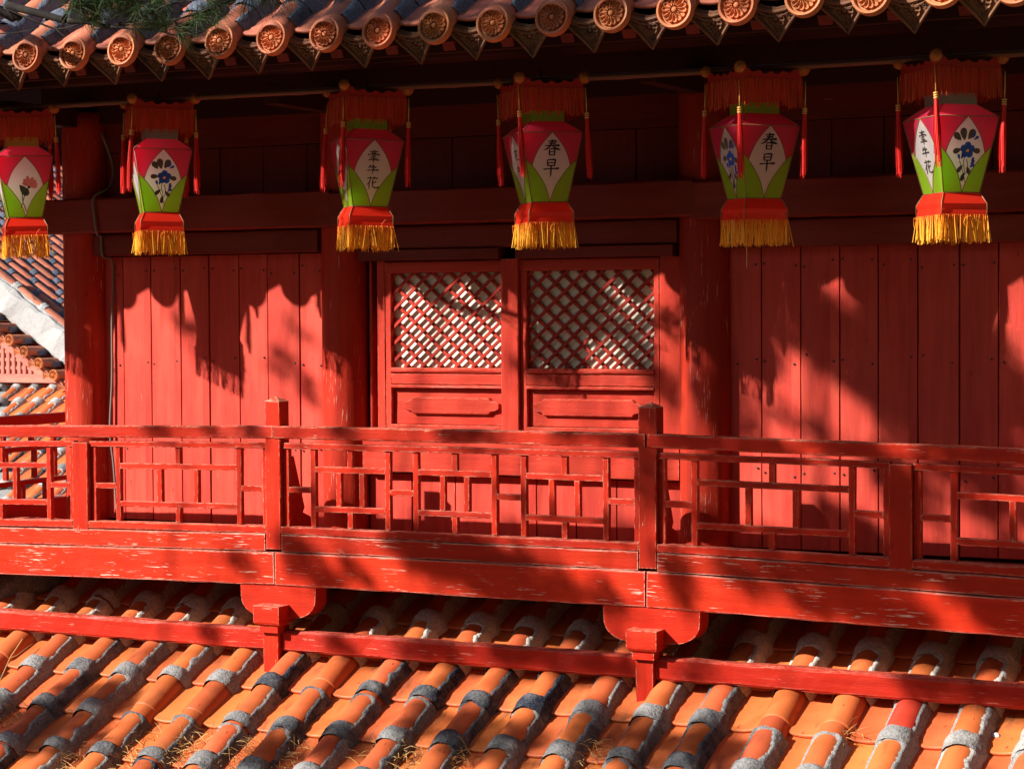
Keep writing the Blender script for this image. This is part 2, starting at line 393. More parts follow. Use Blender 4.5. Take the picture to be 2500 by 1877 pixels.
# --- columns (lathe with drying cracks)
def column_mesh(z0, z1, r, sd):
    v, f = [], []; n = 40; seg = 26
    for i in range(seg + 1):
        z = (z1 - z0) * i / seg
        for k in range(n):
            a = 2 * PI * k / n
            cr = abs(_n(math.cos(a) * 4 + sd, math.sin(a) * 4, z * 0.35)); cr = max(0, 0.06 - cr) / 0.06
            rr = r * (1 + 0.012 * _n(math.cos(a) + sd, math.sin(a), z * 1.2)) - 0.008 * cr
            v.append((rr * math.cos(a), rr * math.sin(a), z))
    for i in range(seg):
        for k in range(n):
            k2 = (k + 1) % n; f.append([i * n + k, i * n + k2, (i + 1) * n + k2, (i + 1) * n + k])
    f.append(list(range(n - 1, -1, -1))); f.append([seg * n + k for k in range(n)])
    me = mk(v, f, True)
    return me
def upright(me):   # swap axes so that the grain (local X) runs along the column
    for vv in me.vertices: x, y, z = vv.co; vv.co = (z, x, y)
    me.update(); return me
for i, x in enumerate(CX):
    link('column', upright(column_mesh(3.6, 6.7, CRAD, i * 9.0)), M['column'], PT, frame((x, 0, 3.6), Vector((0, 0, 1)), Vector((0, 1, 0))))
# --- backing so no light leaks between the planks
bm = MB(); box(bm, (0.2, 0.11, 5.3), (7.2, 0.05, 3.6)); link('backing_board', bm.mesh(), M['dark'], PT)
bm = MB(); box(bm, (-3.35, 1.6, 5.2), (0.06, 3.0, 3.2)); link('side_wall', bm.mesh(), M['plank'], PT)
bm = MB(); box(bm, (0.2, 1.5, 1.75), (7.0, 2.9, 3.5)); link('lower_wall', bm.mesh(), M['plank'], PT)

def planks(edges, z0, z1, y=0.0, strip=True):
    for a, b_ in zip(edges[:-1], edges[1:]):
        dy = random.uniform(-0.004, 0.004); gap = 0.006
        sw = min(0.045, (b_ - a) * 0.22) if strip else 0
        o = vb('wall_plank', a + gap, b_ - gap - sw, y + dy, y + 0.035 + dy, z0, z1, M['plank'], PT, ch=0.003, jit=0.001)
        if strip: link('rabbet_strip', bar_mesh(z1 - z0, sw + 0.008, 0.03, 0.001, 0.0004), M['plank'], o,
                       frame((b_ - gap - sw / 2 + 0.0005, y + dy + 0.0142, z0), Vector((0, 0, 1)), Vector((0, 1, 0))))
_nm = MB(); lathe(_nm, [(0.001, -0.004), (0.006, -0.003), (0.0075, 0.0)], 7)
for _v in _nm.v: _v.y, _v.z = _v.z, _v.y
NAIL = _nm.mesh()
def nail_row(edges, zs):
    for a, b_ in zip(edges[:-1], edges[1:]):
        for z in zs:
            link('nail_head', NAIL, M['iron'], PT, loc=(b_ - 0.03 + random.uniform(-.008, .008), -0.004, z + random.uniform(-.03, .03)))
            if random.random() < 0.7: link('nail_head', NAIL, M['iron'], PT, loc=(a + 0.03 + random.uniform(-.01, .01), -0.004, z + random.uniform(-.03, .03)))
nail_row([-3.14, -2.951, -2.720, -2.479, -2.251, -2.014, -1.790, -1.543, -1.36], (5.62, 5.02, 4.45))
nail_row([1.45, 1.629, 1.870, 2.105, 2.333, 2.564, 2.801, 3.02, 3.25], (5.60, 5.05, 4.40))
planks([-3.14, -2.951, -2.720, -2.479, -2.251, -2.014, -1.790, -1.543, -1.32], 3.95, 5.722)
planks([1.40, 1.629, 1.870, 2.105, 2.333, 2.564, 2.801, 3.02, 3.25, 3.48, 3.7], 3.95, 5.70)
planks([-1.03, -0.72, -0.41, -0.10, 0.16, 0.43, 0.70, 0.94, 1.15], 3.95, 4.315, 0.005)
# --- tie beams and lintels
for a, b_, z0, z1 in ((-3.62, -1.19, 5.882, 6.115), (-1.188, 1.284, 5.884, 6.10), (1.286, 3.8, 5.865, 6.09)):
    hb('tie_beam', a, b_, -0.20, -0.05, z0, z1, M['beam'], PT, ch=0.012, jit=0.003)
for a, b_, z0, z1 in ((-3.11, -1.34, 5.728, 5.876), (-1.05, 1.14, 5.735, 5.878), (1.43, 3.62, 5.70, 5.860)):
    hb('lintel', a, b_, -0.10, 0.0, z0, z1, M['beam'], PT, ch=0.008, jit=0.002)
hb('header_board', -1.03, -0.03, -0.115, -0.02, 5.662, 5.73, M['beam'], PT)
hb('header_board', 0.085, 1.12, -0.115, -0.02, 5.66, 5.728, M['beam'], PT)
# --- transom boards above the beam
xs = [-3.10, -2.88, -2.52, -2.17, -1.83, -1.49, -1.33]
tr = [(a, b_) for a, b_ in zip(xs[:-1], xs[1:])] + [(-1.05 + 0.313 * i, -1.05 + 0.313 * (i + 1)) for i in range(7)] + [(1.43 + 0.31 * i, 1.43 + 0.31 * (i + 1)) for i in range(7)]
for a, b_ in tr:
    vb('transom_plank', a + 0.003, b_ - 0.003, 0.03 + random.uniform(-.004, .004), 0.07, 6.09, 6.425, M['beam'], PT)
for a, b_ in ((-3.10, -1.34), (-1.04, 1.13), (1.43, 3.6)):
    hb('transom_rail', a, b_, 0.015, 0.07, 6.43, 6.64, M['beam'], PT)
# --- window front of the middle bay
S = M['sash']
hb('window_sill', -1.03, 1.14, -0.075, 0.05, 4.33, 4.60, S, PT, ch=0.006)
vb('window_jamb', -0.925, -0.868, -0.06, 0.05, 4.602, 5.66, S, PT)
vb('window_jamb', -1.005, -0.985, -0.02, 0.05, 4.602, 5.66, S, PT)
vb('window_jamb', 1.012, 1.145, -0.055, 0.05, 4.602, 5.658, S, PT)
vb('window_jamb', 1.149, 1.20, -0.045, 0.05, 4.602, 5.70, S, PT)
vb('window_mullion', -0.032, 0.087, -0.085, 0.05, 4.602, 5.66, S, PT)
def sash(x0, x1, flip):
    wroot = hb('lattice_window', x0, x1, -0.058, 0.04, 5.585, 5.655, S, PT)        # top rail carries the leaf
    def p(*a, **k): return vb(*a, S, wroot, **k)
    xi0 = x0 + (0.04 if not flip else 0.042); xi1 = x1 - (0.0 if not flip else 0.035)
    p('stile', x0, xi0, -0.056, 0.04, 4.605, 5.584)
    if xi1 < x1 - 0.01: p('stile', xi1, x1, -0.056, 0.04, 4.605, 5.584)
    hb('middle_rail', xi0, xi1, -0.056, 0.04, 4.884, 4.955, S, wroot, ch=0.006)
    hb('bead', xi0, xi1, -0.07, 0.03, 4.957, 4.99, S, wroot, ch=0.012)
    hb('bead', xi0, xi1, -0.066, 0.03, 4.862, 4.882, S, wroot, ch=0.005)
    hb('bottom_rail', xi0, xi1, -0.064, 0.04, 4.605, 4.632, S, wroot, ch=0.005)
    hb('panel_board', xi0 + 0.004, xi1 - 0.002, -0.024, 0.03, 4.634, 4.860, S, wroot)
    # raised cartouche with shaped ends
    c0, c1 = (x0 + 0.115, x1 - 0.03) if not flip else (x0 + 0.075, x1 - 0.105)
    zc, hh = 4.752, 0.053
    pts = [(c0 + 0.075, zc - hh), (c1 - 0.075, zc - hh), (c1 - 0.058, zc - hh + 0.018), (c1 - 0.03, zc - hh + 0.024), (c1 - 0.006, zc - 0.018), (c1, zc), (c1 - 0.006, zc + 0.018),
           (c1 - 0.03, zc + hh - 0.024), (c1 - 0.058, zc + hh - 0.018), (c1 - 0.075, zc + hh), (c0 + 0.075, zc + hh), (c0 + 0.058, zc + hh - 0.018), (c0 + 0.03, zc + hh - 0.024),
           (c0 + 0.006, zc + 0.018), (c0, zc), (c0 + 0.006, zc - 0.018), (c0 + 0.03, zc - hh + 0.024), (c0 + 0.058, zc - hh + 0.018)]
    mb = MB(); cxm = (c0 + c1) / 2
    ins = [(cxm + (a - cxm) * 0.985, zc + (b_ - zc) * 0.86) for a, b_ in pts]
    n = len(pts)
    for y, q in ((-0.022, pts), (-0.044, pts), (-0.052, ins)):
        for a, b_ in q: mb.v.append(Vector((a - cxm, y, b_ - zc)))
    for r_ in range(2):
        for i in range(n):
            j = (i + 1) % n; mb.f.append([r_ * n + i, r_ * n + j, (r_ + 1) * n + j, (r_ + 1) * n + i])
    mb.f.append([2 * n + i for i in range(n)])
    link('cartouche', mb.mesh(), S, wroot, loc=(cxm, 0, zc))
    # paper behind and crossing slats
    px0, px1, pz0, pz1 = xi0, xi1, 4.99, 5.584
    mb = MB(); box(mb, ((px0 + px1) / 2, 0.001, (pz0 + pz1) / 2), (px1 - px0 - 0.002, 0.006, pz1 - pz0 - 0.002)); link('paper_pane', mb.mesh(), M['paper'], wroot)
    ang = math.radians(41.5); dx, dz = math.cos(ang), math.sin(ang); pitch = 0.1205
    for sgn, yy in ((1, -0.030), (-1, -0.016)):
        span = (pz1 - pz0) / dz * dx
        k = 0
        while True:
            xs_ = px0 - span + 0.03 + k * pitch; k += 1
            if xs_ > px1: break
            # line from (xs_,pz0) up-right (sgn 1) or mirrored
            t0, t1 = 0.0, (pz1 - pz0) / dz
            t0 = max(t0, (px0 - xs_) / dx); t1 = min(t1, (px1 - xs_) / dx)
            if t1 - t0 < 0.03: continue
            a = (xs_ + dx * t0, pz0 + dz * t0); b_ = (xs_ + dx * t1, pz0 + dz * t1)
            if sgn < 0: a, b_ = (px0 + px1 - a[0], a[1]), (px0 + px1 - b_[0], b_[1])
            bar('lattice_slat', (a[0], yy, a[1]), (b_[0], yy, b_[1]), 0.0215, 0.012, M['slat'], wroot, up=(0, 1, 0), ch=0.003, seg=2, jit=0.0006)
sash(-0.866, -0.033, False)
sash(0.089, 1.010, True)

# ================================================================== tiles
def flower_relief(mb, cx, cz, r, n, y, depth=0.008, rin=0.25):
    """raised petals round a boss, on the plane y (relief towards -Y)"""
    for k in range(n):
        a = 2 * PI * k / n; ca, sa = math.cos(a), math.sin(a)
        wdt = r * math.tan(PI / n) * 0.86; loop = []
        for (t, ww) in ((rin, 0.12), (0.5, 0.62), (0.78, 0.95), (0.93, 0.78), (1.0, 0.0), (0.93, -0.78), (0.78, -0.95), (0.5, -0.62), (rin, -0.12)):
            loop.append((t * r, ww * wdt))
        cl = (0.68 * r, 0); b = len(mb.v); m = len(loop)
        for s, d in ((1.0, 0.0), (0.88, depth), (0.70, depth * 0.85), (0.38, depth * 0.25)):
            for (l, q) in loop:
                l2 = cl[0] + (l - cl[0]) * s; q2 = q * s
                mb.v.append(Vector((cx + l2 * ca - q2 * sa, y - d, cz + l2 * sa + q2 * ca)))
        for i in range(3):
            for j in range(m):
                j2 = (j + 1) % m; mb.f.append([b + i * m + j, b + i * m + j2, b + (i + 1) * m + j2, b + (i + 1) * m + j])
        mb.f.append([b + 3 * m + j for j in range(m)])
    b = len(mb.v); rr = r * 0.24
    for i, (q, d) in enumerate(((1.0, 0), (0.95, 0.6), (0.7, 1.05), (0.3, 1.25))):
        for j in range(10):
            a = 2 * PI * j / 10; mb.v.append(Vector((cx + rr * q * math.cos(a), y - d * rr, cz + rr * q * math.sin(a))))
    for i in range(3):
        for j in range(10):
            j2 = (j + 1) % 10; mb.f.append([b + i * 10 + j, b + i * 10 + j2, b + (i + 1) * 10 + j2, b + (i + 1) * 10 + j])
    mb.f.append([b + 30 + j for j in range(10)])
def disc_mesh(R=0.098):
    mb = MB(); n = 36; prof = [(R * 0.93, 0.03), (R, 0.024), (R, -0.012), (R * 0.96, -0.02), (R * 0.86, -0.019), (R * 0.815, -0.012), (R * 0.80, 0.002), (0.001, 0.002)]
    b = len(mb.v)
    for (r, y) in prof:
        for k in range(n):
            a = 2 * PI * k / n; mb.v.append(Vector((r * math.cos(a), y, r * math.sin(a))))
    for i in range(len(prof) - 1):
        for k in range(n):
            k2 = (k + 1) % n; mb.f.append([b + i * n + k, b + i * n + k2, b + (i + 1) * n + k2, b + (i + 1) * n + k])
    flower_relief(mb, 0, 0, R * 0.73, 14, 0.001, 0.016, 0.26)
    return mb.mesh()
def drip_mesh():
    mb = MB()
    # hanging shield: outline (x, z) with the top following the sagging pan
    top = [(x, -0.028 + 0.06 * (x / 0.125) ** 2 - 0.02) for x in (-0.125, -0.09, -0.05, 0, 0.05, 0.09, 0.125)]
    right = [(0.122, -0.035), (0.095, -0.075), (0.06, -0.115), (0.028, -0.155), (0.0, -0.195)]
    pts = top + right + [(-x, z) for x, z in right[-2::-1]]
    prism(mb, list(reversed(pts)), -0.012, 0.012)
    # raised rim along the pointed edge
    rim = [(0.125, 0.0), (0.122, -0.035), (0.095, -0.075), (0.06, -0.115), (0.028, -0.155), (0.0, -0.195), (-0.028, -0.155), (-0.06, -0.115), (-0.095, -0.075), (-0.122, -0.035), (-0.125, 0.0)]
    tube(mb, [(x, -0.016, z) for x, z in rim], 0.008, 6)
    tube(mb, [(x, -0.018, z - 0.012) for x, z in top], 0.009, 6)
    tube(mb, [(x * 0.9, -0.016, z - 0.034) for x, z in top], 0.006, 6)
    flower_relief(mb, 0, -0.092, 0.042, 9, -0.012, 0.010, 0.3)
    for s in (-1, 1):
        flower_relief(mb, s * 0.066, -0.070, 0.022, 6, -0.012, 0.008, 0.3)
    flower_relief(mb, 0, -0.150, 0.018, 5, -0.012, 0.007, 0.3)
    return mb.mesh()
def barrel_mesh(Lt, r=0.088, taper=0.004, th=0.013, full=False):
    mb = MB(); n = 16; a0, a1 = math.radians(-12), math.radians(192); ys = [0, 0.012, Lt * 0.5, Lt]
    for inner in (0, 1):
        for y in ys:
            rr = r + taper * (1 - y / Lt) - (th if inner else 0) - (0.003 if y == 0 and not inner else 0)
            for k in range(n + 1):
                a = a0 + (a1 - a0) * k / n; mb.v.append(Vector((rr * math.cos(a), y, rr * math.sin(a))))
    m = n + 1; q = len(ys)
    for inner in (0, 1):
        o = inner * q * m
        for i in range(q - 1):
            for k in range(n):
                f = [o + i * m + k, o + i * m + k + 1, o + (i + 1) * m + k + 1, o + (i + 1) * m + k]
                mb.f.append(f if inner else f[::-1])
    for k in range(n): mb.f.append([k, k + 1, q * m + k + 1, q * m + k])
    me = mb.mesh(True); return me
def pan_mesh(Lt, hw=0.145, th=0.020, sag=0.034, lift=0.026):
    mb = MB(); n = 10; ys = [0, 0.01, Lt * 0.5, Lt]
    for s in (0, 1):
        for i, y in enumerate(ys):
            for k in range(n + 1):
                x = -hw + 2 * hw * k / n
                z = -0.008 + sag * (x / hw) ** 2 + lift * (1 - y / Lt) - s * th - (0.004 if (i == 0 and s == 0) else 0)
                mb.v.append(Vector((x, y, z)))
    m = n + 1; q = len(ys)
    for s in (0, 1):
        o = s * q * m
        for i in range(q - 1):
            for k in range(n):
                f = [o + i * m + k, o + i * m + k + 1, o + (i + 1) * m + k + 1, o + (i + 1) * m + k]; mb.f.append(f if s == 0 else f[::-1])
    for k in range(n): mb.f.append([k, q * m + k, q * m + k + 1, k + 1])
    return mb.mesh(True)
def mortar_mesh(P, r=0.092, sd=0.0, heavy=1.0, collar=0.095, start=None):
    """lime bedding of one barrel tile: a ragged collar over the joint and strips along both sides"""
    na, ny = 34, 34; v, f = [], []
    y0, y1 = (-collar - 0.02 if start is None else start), P - collar - 0.005
    for j in range(ny + 1):
        y = y0 + (y1 - y0) * j / ny
        for i in range(na + 1):
            t = -1 + 2 * i / na                       # -1 right .. 1 left
            a = PI / 2 + t * math.radians(96)
            rag = _n(y * 9 + sd, t * 2, sd) * 0.15 + _n(y * 30, t * 6 + sd, 3.3) * 0.06
            side_r = 0.66 - 0.17 * heavy + rag; side_l = 0.86 - 0.05 * heavy + rag * 0.6
            arch = (P - collar) - 0.010 - 0.06 * t * t * (1.4 if t < 0 else 0.9) + _n(t * 3, sd, 8.0) * 0.014
            c0 = 0.004 + _n(t * 3 + sd, 1.0, 2.0) * 0.016 + _n(t * 11, sd, 5.0) * 0.005
            # signed cover: >0 where there is lime
            cov = max((c0 - y) / 0.016 if start is None else -9, (-t - side_r) / 0.07, (t - side_l) / 0.07, (y - arch) / 0.016)
            rough = 0.005 * _n(y * 20 + sd, t * 4, 4.0) + 0.003 * _n(y * 60, t * 14, sd)
            off = (0.006 + 0.003 * heavy + rough) * min(1.0, cov * 1.6 + 0.25) if cov > 0 else -0.012
            if cov > 0 and start is None: off += 0.008 * math.exp(-((y + collar * 0.45) / (collar * 0.5)) ** 2)
            k = max(0.0, abs(t) - 0.74) / 0.26
            rr = r + off + ((0.013 + 0.006 * _n(y * 7 + sd, t, 1.0)) * k * k if cov > 0 else 0)
            v.append((rr * math.cos(a), y, rr * math.sin(a)))
    w_ = na + 1
    for j in range(ny):
        for i in range(na): f.append([j * w_ + i, (j + 1) * w_ + i, (j + 1) * w_ + i + 1, j * w_ + i + 1])
    return mk(v, f, True)

def slope_frame(x, y, z, th, jit=0.0):
    return Matrix.Translation((x, y, z)) @ Matrix.Rotation(th, 4, 'X') @ Matrix.Rotation(random.uniform(-jit, jit), 4, 'Z') @ Matrix.Rotation(random.uniform(-jit, jit), 4, 'Y')

# ------------------------------------------------------------------ upper roof
US = 0.65; UT = math.atan(US); UPITCH = 0.352 / math.cos(UT)
EY = -1.68; USP = 0.3457
COLX = [-2.3557 + USP * k for k in range(-7, 19)]
def uz(y): return 6.867 + US * (y + 1.68)          # barrel axis height
mb = MB()
prism(mb, [(-1.55, uz(-1.55) - 0.15), (-1.55, uz(-1.55) - 0.11), (1.6, uz(1.6) - 0.11), (1.6, uz(1.6) - 0.15)], -4.85, 4.4)
for vv in mb.v: vv.x, vv.y = vv.y, vv.x
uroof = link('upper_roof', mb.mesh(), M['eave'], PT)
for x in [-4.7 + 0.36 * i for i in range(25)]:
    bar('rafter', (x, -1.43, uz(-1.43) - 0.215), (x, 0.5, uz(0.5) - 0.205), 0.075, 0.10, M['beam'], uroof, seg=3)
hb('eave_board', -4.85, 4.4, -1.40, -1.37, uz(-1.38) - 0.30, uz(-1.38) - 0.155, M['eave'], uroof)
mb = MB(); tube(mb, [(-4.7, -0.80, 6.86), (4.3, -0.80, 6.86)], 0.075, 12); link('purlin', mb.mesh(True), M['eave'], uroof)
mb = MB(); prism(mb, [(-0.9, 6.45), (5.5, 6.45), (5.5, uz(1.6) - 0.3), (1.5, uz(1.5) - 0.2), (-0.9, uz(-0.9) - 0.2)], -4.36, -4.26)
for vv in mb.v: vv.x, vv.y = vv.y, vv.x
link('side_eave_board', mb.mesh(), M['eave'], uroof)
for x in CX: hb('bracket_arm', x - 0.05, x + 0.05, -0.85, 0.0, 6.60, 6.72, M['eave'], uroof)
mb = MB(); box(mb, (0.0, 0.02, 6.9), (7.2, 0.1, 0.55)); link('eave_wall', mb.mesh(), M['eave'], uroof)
dm, gm = disc_mesh(), drip_mesh()
ub0, ub = barrel_mesh(UPITCH + 0.05, 0.086), barrel_mesh(UPITCH + 0.03, 0.086)
upan = pan_mesh(UPITCH + 0.06)
umort = [mortar_mesh(UPITCH, 0.090, s * 5.7 + 1, 1.5, 0.11) for s in range(6)]
umort0 = [mortar_mesh(UPITCH, 0.088, s * 5.7 + 1, 1.5, 0.13, 0.10) for s in range(6)]
for ci, x in enumerate(COLX):
    dz = random.uniform(-0.010, 0.010); x += random.uniform(-0.008, 0.008)
    link('tile_end', dm, M['disc'], uroof, Matrix.Translation((x, EY - 0.015, uz(EY) + dz)) @ Matrix.Rotation(-0.16 + random.uniform(-.03, .03), 4, 'X') @ Matrix.Rotation(random.uniform(-.2, .2), 4, 'Y'))
    xm = x + USP / 2
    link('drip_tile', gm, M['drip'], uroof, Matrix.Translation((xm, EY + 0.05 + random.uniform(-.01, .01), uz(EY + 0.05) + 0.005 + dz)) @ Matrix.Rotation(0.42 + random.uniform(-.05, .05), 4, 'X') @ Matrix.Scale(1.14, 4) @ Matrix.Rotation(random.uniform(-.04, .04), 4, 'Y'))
    for r_ in range(6):
        y = EY + 0.352 * r_
        link('barrel_tile', ub0 if r_ == 0 else ub, M['tile_up'], uroof, slope_frame(x, y, uz(y) + dz, UT, 0.012))
        link('pan_tile', upan, M['tile_up'], uroof, slope_frame(xm, y + 0.07, uz(y + 0.07) - 0.02 + dz, UT, 0.008))
        link('mortar', random.choice(umort if r_ else umort0), M['mortar_up'], uroof, slope_frame(x, y, uz(y) + dz, UT, 0.0))

# ------------------------------------------------------------------ lower roof
LS = 0.48; LT = math.atan(LS); LPITCH = 0.352 / math.cos(LT)
def lz(y): return 3.288 + LS * (y + 0.85) - 0.101 / math.cos(LT)
mb = MB(); prism(mb, [(-2.9, lz(-2.9) - 0.13), (-2.9, lz(-2.9) - 0.075), (0.0, lz(0.0) - 0.075), (0.0, lz(0.0) - 0.13)], -5.4, 5.2)
for vv in mb.v: vv.x, vv.y = vv.y, vv.x
lroof = link('lower_roof', mb.mesh(), M['mortar'], PT)
lb = [barrel_mesh(LPITCH + 0.02, 0.088), barrel_mesh(LPITCH + 0.02, 0.0865, 0.006)]
lp = [pan_mesh(LPITCH + 0.07), pan_mesh(LPITCH + 0.07, sag=0.040)]
lm = [mortar_mesh(LPITCH, 0.093, s * 3.9, random.uniform(0.5, 1.5), random.uniform(0.07, 0.12)) for s in range(12)]
lmh = [mortar_mesh(LPITCH, 0.093, s * 3.9 + 60, 1.6, 0.105) for s in range(6)]
for k in range(-13, 12):
    x = 0.31 + 0.3515 * k + random.uniform(-0.012, 0.012); xm = x + 0.3515 / 2
    for r_ in range(-1, 7):
        y = -0.31 - 0.352 * r_ + random.uniform(-0.008, 0.008)
        if x + 3.27 < y - 0.15: continue                                   # beyond the hip
        if r_ == -1: y = 0.02
        heavy = (r_ <= 1 and random.random() < 0.8) or (x > 1.5 and random.random() < 0.75)
        red = (r_ == 2 and abs(x - (0.31 + 0.3515 * 7)) < 0.1)
        bt = link('barrel_tile', random.choice(lb), M['redtile'] if red else M['tile'], lroof, slope_frame(x, y, lz(y), LT, 0.014))
        link('pan_tile', random.choice(lp), M['pan'], lroof, slope_frame(xm, y - 0.035, lz(y - 0.035) - 0.012, LT, 0.012))
        if random.random() > (0.07 if r_ > 1 else 0.0):
            link('mortar', random.choice(lmh if heavy else lm), M['mortar_bounce_lit'] if r_ <= 1 else (M['mortar_mid'] if x > 1.8 and random.random() < 0.6 else M['mortar']), lroof, slope_frame(x, y, lz(y), LT, 0.0))
# flashing along the wall and the hip ridge at the corner
mb = MB(); pts = []
for i in range(90):
    x = -3.5 + 7.6 * i / 89; pts.append((x, -0.02 + 0.02 * _n(x * 5, 0, 0), lz(0.0) + 0.05 + 0.025 * _n(x * 3, 1, 1)))
tube(mb, pts, [0.085 + 0.02 * _n(p[0] * 4, 4, 4) for p in pts], 8); link('flashing', mb.mesh(True), M['plaster'], lroof)
mb = MB(); pts = []
for i in range(40):
    t = i / 39; pts.append((-3.35 - 2.0 * t, -0.1 - 2.0 * t, lz(-0.1 - 2.0 * t) + 0.10))
tube(mb, pts, [0.15 + 0.03 * _n(t[0] * 6, 2, 2) for t in pts], 12); link('hip_ridge', mb.mesh(True), M['mortar'], lroof)

# ================================================================== balcony
balc = thing('balcony', 'red timber balcony with fretwork railing along the plank wall above lower roof', 'balcony', (0, -0.8, 3.4))
RY = -0.83                                       # front plane of the posts
def sag(x): return -0.0035 * x * x               # the long timbers rise a little towards the middle
B = M['balcony']; F = M['fascia']
PX = [-4.03, -2.685, -1.22, 1.261, 2.712, 4.15]
MAIN = (-1.22, 1.261, -4.03, 4.15)
# posts
for x in PX:
    top = 4.80 if x in MAIN else 4.545 + sag(x)
    hw = 0.054 if x in MAIN else 0.062
    if x in MAIN:
        p = vb('post', x - hw, x + hw, RY, RY + 0.108, 3.99 + sag(x) if abs(x) > 2 else 3.90, top, B, balc, ch=0.004)
        mb = MB(); s = 0.0545
        mb.add([(-s, -s, 0), (s, -s, 0), (s, s, 0), (-s, s, 0), (0, 0, 0.028)], [[0, 1, 4], [1, 2, 4], [2, 3, 4], [3, 0, 4], [3, 2, 1, 0]])
        link('post_cap', mb.mesh(), B, p, loc=(x, RY + 0.054, top + 0.0015))
    else:
        vb('post', x - hw, x + hw, RY, RY + 0.108, 3.99 + sag(x), top, B, balc, ch=0.004)
# handrail, in lengths butting over the posts
segs = [(-4.08, -1.215), (-1.21, 1.25), (1.268, 4.2)]
for a, b_ in segs:
    za, zb = 4.619 + sag(a) * 0.9, 4.619 + sag(b_) * 0.9
    # notch round the tall posts: front and back halves leave the post standing between
    bar('handrail', (a, RY + 0.034, za), (b_, RY + 0.034, zb), 0.086, 0.077, B, balc, ch=0.006, jit=0.002)
# rim beams below
for a, b_ in [(-4.1, -1.28), (-1.16, 1.2), (1.32, 4.2)]:
    bar('rim_board', (a, RY + 0.055, 3.944 + sag(a)), (b_, RY + 0.055, 3.944 + sag(b_)), 0.11, 0.104, F, balc, ch=0.005, jit=0.002)
for a, b_ in [(-4.1, -1.212), (-1.206, 1.245), (1.257, 4.2)]:
    bar('rim_beam', (a, RY + 0.055, 3.788 + sag(a)), (b_, RY + 0.055, 3.788 + sag(b_)), 0.125, 0.20, F, balc, ch=0.006, jit=0.0025)
for i in range(6):
    y = -0.71 + i * 0.125; hb('floor_board', -4.0, 4.1, y, y + 0.12, 3.895, 3.925, B, balc)
for x in (-3.6, -2.7, -1.9, -1.22, -0.4, 0.4, 1.26, 2.0, 2.8): hb('joist', x - 0.04, x + 0.04, -0.7, -0.02, 3.70, 3.89, M['eave'], balc)
# fretwork panels
def fret(x0, x1, n, yo=RY + 0.05, par=balc):
    d = 0.034; sw = 0.036
    def zz(x, z): return z + sag(x)
    y0, y1 = yo - d / 2, yo + d / 2
    pan = bar('railing_panel', (x0, yo - 0.004, zz(x0, 4.536)), (x1, yo - 0.004, zz(x1, 4.536)), 0.05, 0.036, B, par, ch=0.003)   # top frame carries the panel
    def H(a, b_, z, h=sw, nm='fret_bar'): bar(nm, (a, yo, zz(a, z)), (b_, yo, zz(b_, z)), d, h, B, pan, ch=0.003, jit=0.0009)
    def V(x, za, zb, nm='fret_bar', ww=sw): vb(nm, x - ww / 2, x + ww / 2, y0, y1, zz(x, za), zz(x, zb), B, pan, ch=0.003, jit=0.0009)
    bar('bottom_frame', (x0, yo - 0.012, zz(x0, 4.022)), (x1, yo - 0.012, zz(x1, 4.022)), 0.075, 0.045, B, pan, ch=0.004)
    zt, zb = 4.517, 4.046; zu, zl = 4.395, 4.155
    V(x0 + 0.02, zb, zt, 'stile', 0.04); V(x1 - 0.02, zb, zt, 'stile', 0.04)
    W = x1 - x0; gap = 0.155
    u = (W - 0.08 - gap * (n + 1)) / n; x = x0 + 0.04
    H(x, x + gap - 0.0, 4.268); x += gap
    for i in range(n):
        a, b_ = x, x + u; hs = sw / 2
        V(a + hs, zb, zt); V(b_ - hs, zb, zt)
        H(a + sw, b_ - sw, zu); H(a + sw, b_ - sw, zl)
        m = (a + b_) / 2; q = (b_ - a) * 0.145
        V(m, zu + hs, zt); V(m, zb, zl - hs); V(m - q, zl + hs, zu - hs); V(m + q, zl + hs, zu - hs)
        x = b_; H(x, x + gap, 4.268); x += gap
fret(-4.09 + 0.12, -2.747 - 0.002, 1)
fret(-2.621, -1.276, 1); fret(-1.164, 1.205, 3); fret(1.317, 2.648, 1); fret(2.776, 4.09, 1)
# stays behind the tall posts
for x in MAIN:
    mb = MB()
    pts = [(-0.72, 4.50), (-0.66, 4.50), (-0.655, 4.46), (-0.62, 4.455), (-0.50, 4.13), (-0.52, 4.10), (-0.44, 4.07), (-0.40, 3.93), (-0.72, 3.93)]
    prism(mb, pts, x - 0.02, x + 0.02)
    for vv in mb.v: vv.x, vv.y = vv.y, vv.x
    link('post_stay', mb.mesh(), B, balc)
# side railing turning the corner at the left
XS = -4.0
sr = bar('side_handrail', (XS, -0.70, 4.588), (XS, 2.6, 4.60), 0.09, 0.075, B, balc)
for y in (1.1, 2.5): bar('side_post', (XS, y, 3.9), (XS, y, 4.55), 0.1, 0.1, B, balc, up=(1, 0, 0))
for z in (4.40, 4.16): bar('side_fret_bar', (XS, -0.6, z - 0.02), (XS, 2.5, z + 0.01), 0.034, 0.036, B, balc)
for y in (-0.35, 0.02, 0.33, 0.56, 0.9, 1.35, 1.7, 2.1):
    bar('side_fret_bar', (XS, y, 4.175), (XS, y, 4.385), 0.034, 0.034, B, balc, up=(1, 0, 0))
for y in (-0.1, 0.2, 0.45, 0.75, 1.2):
    bar('side_fret_bar', (XS, y, 4.02), (XS, y, 4.142), 0.034, 0.034, B, balc, up=(1, 0, 0))
    bar('side_fret_bar', (XS, y + 0.1, 4.415), (XS, y + 0.1, 4.545), 0.034, 0.034, B, balc, up=(1, 0, 0))
bar('side_rim_board', (XS, -0.70, 3.93), (XS, 2.6, 3.94), 0.1, 0.17, B, balc)
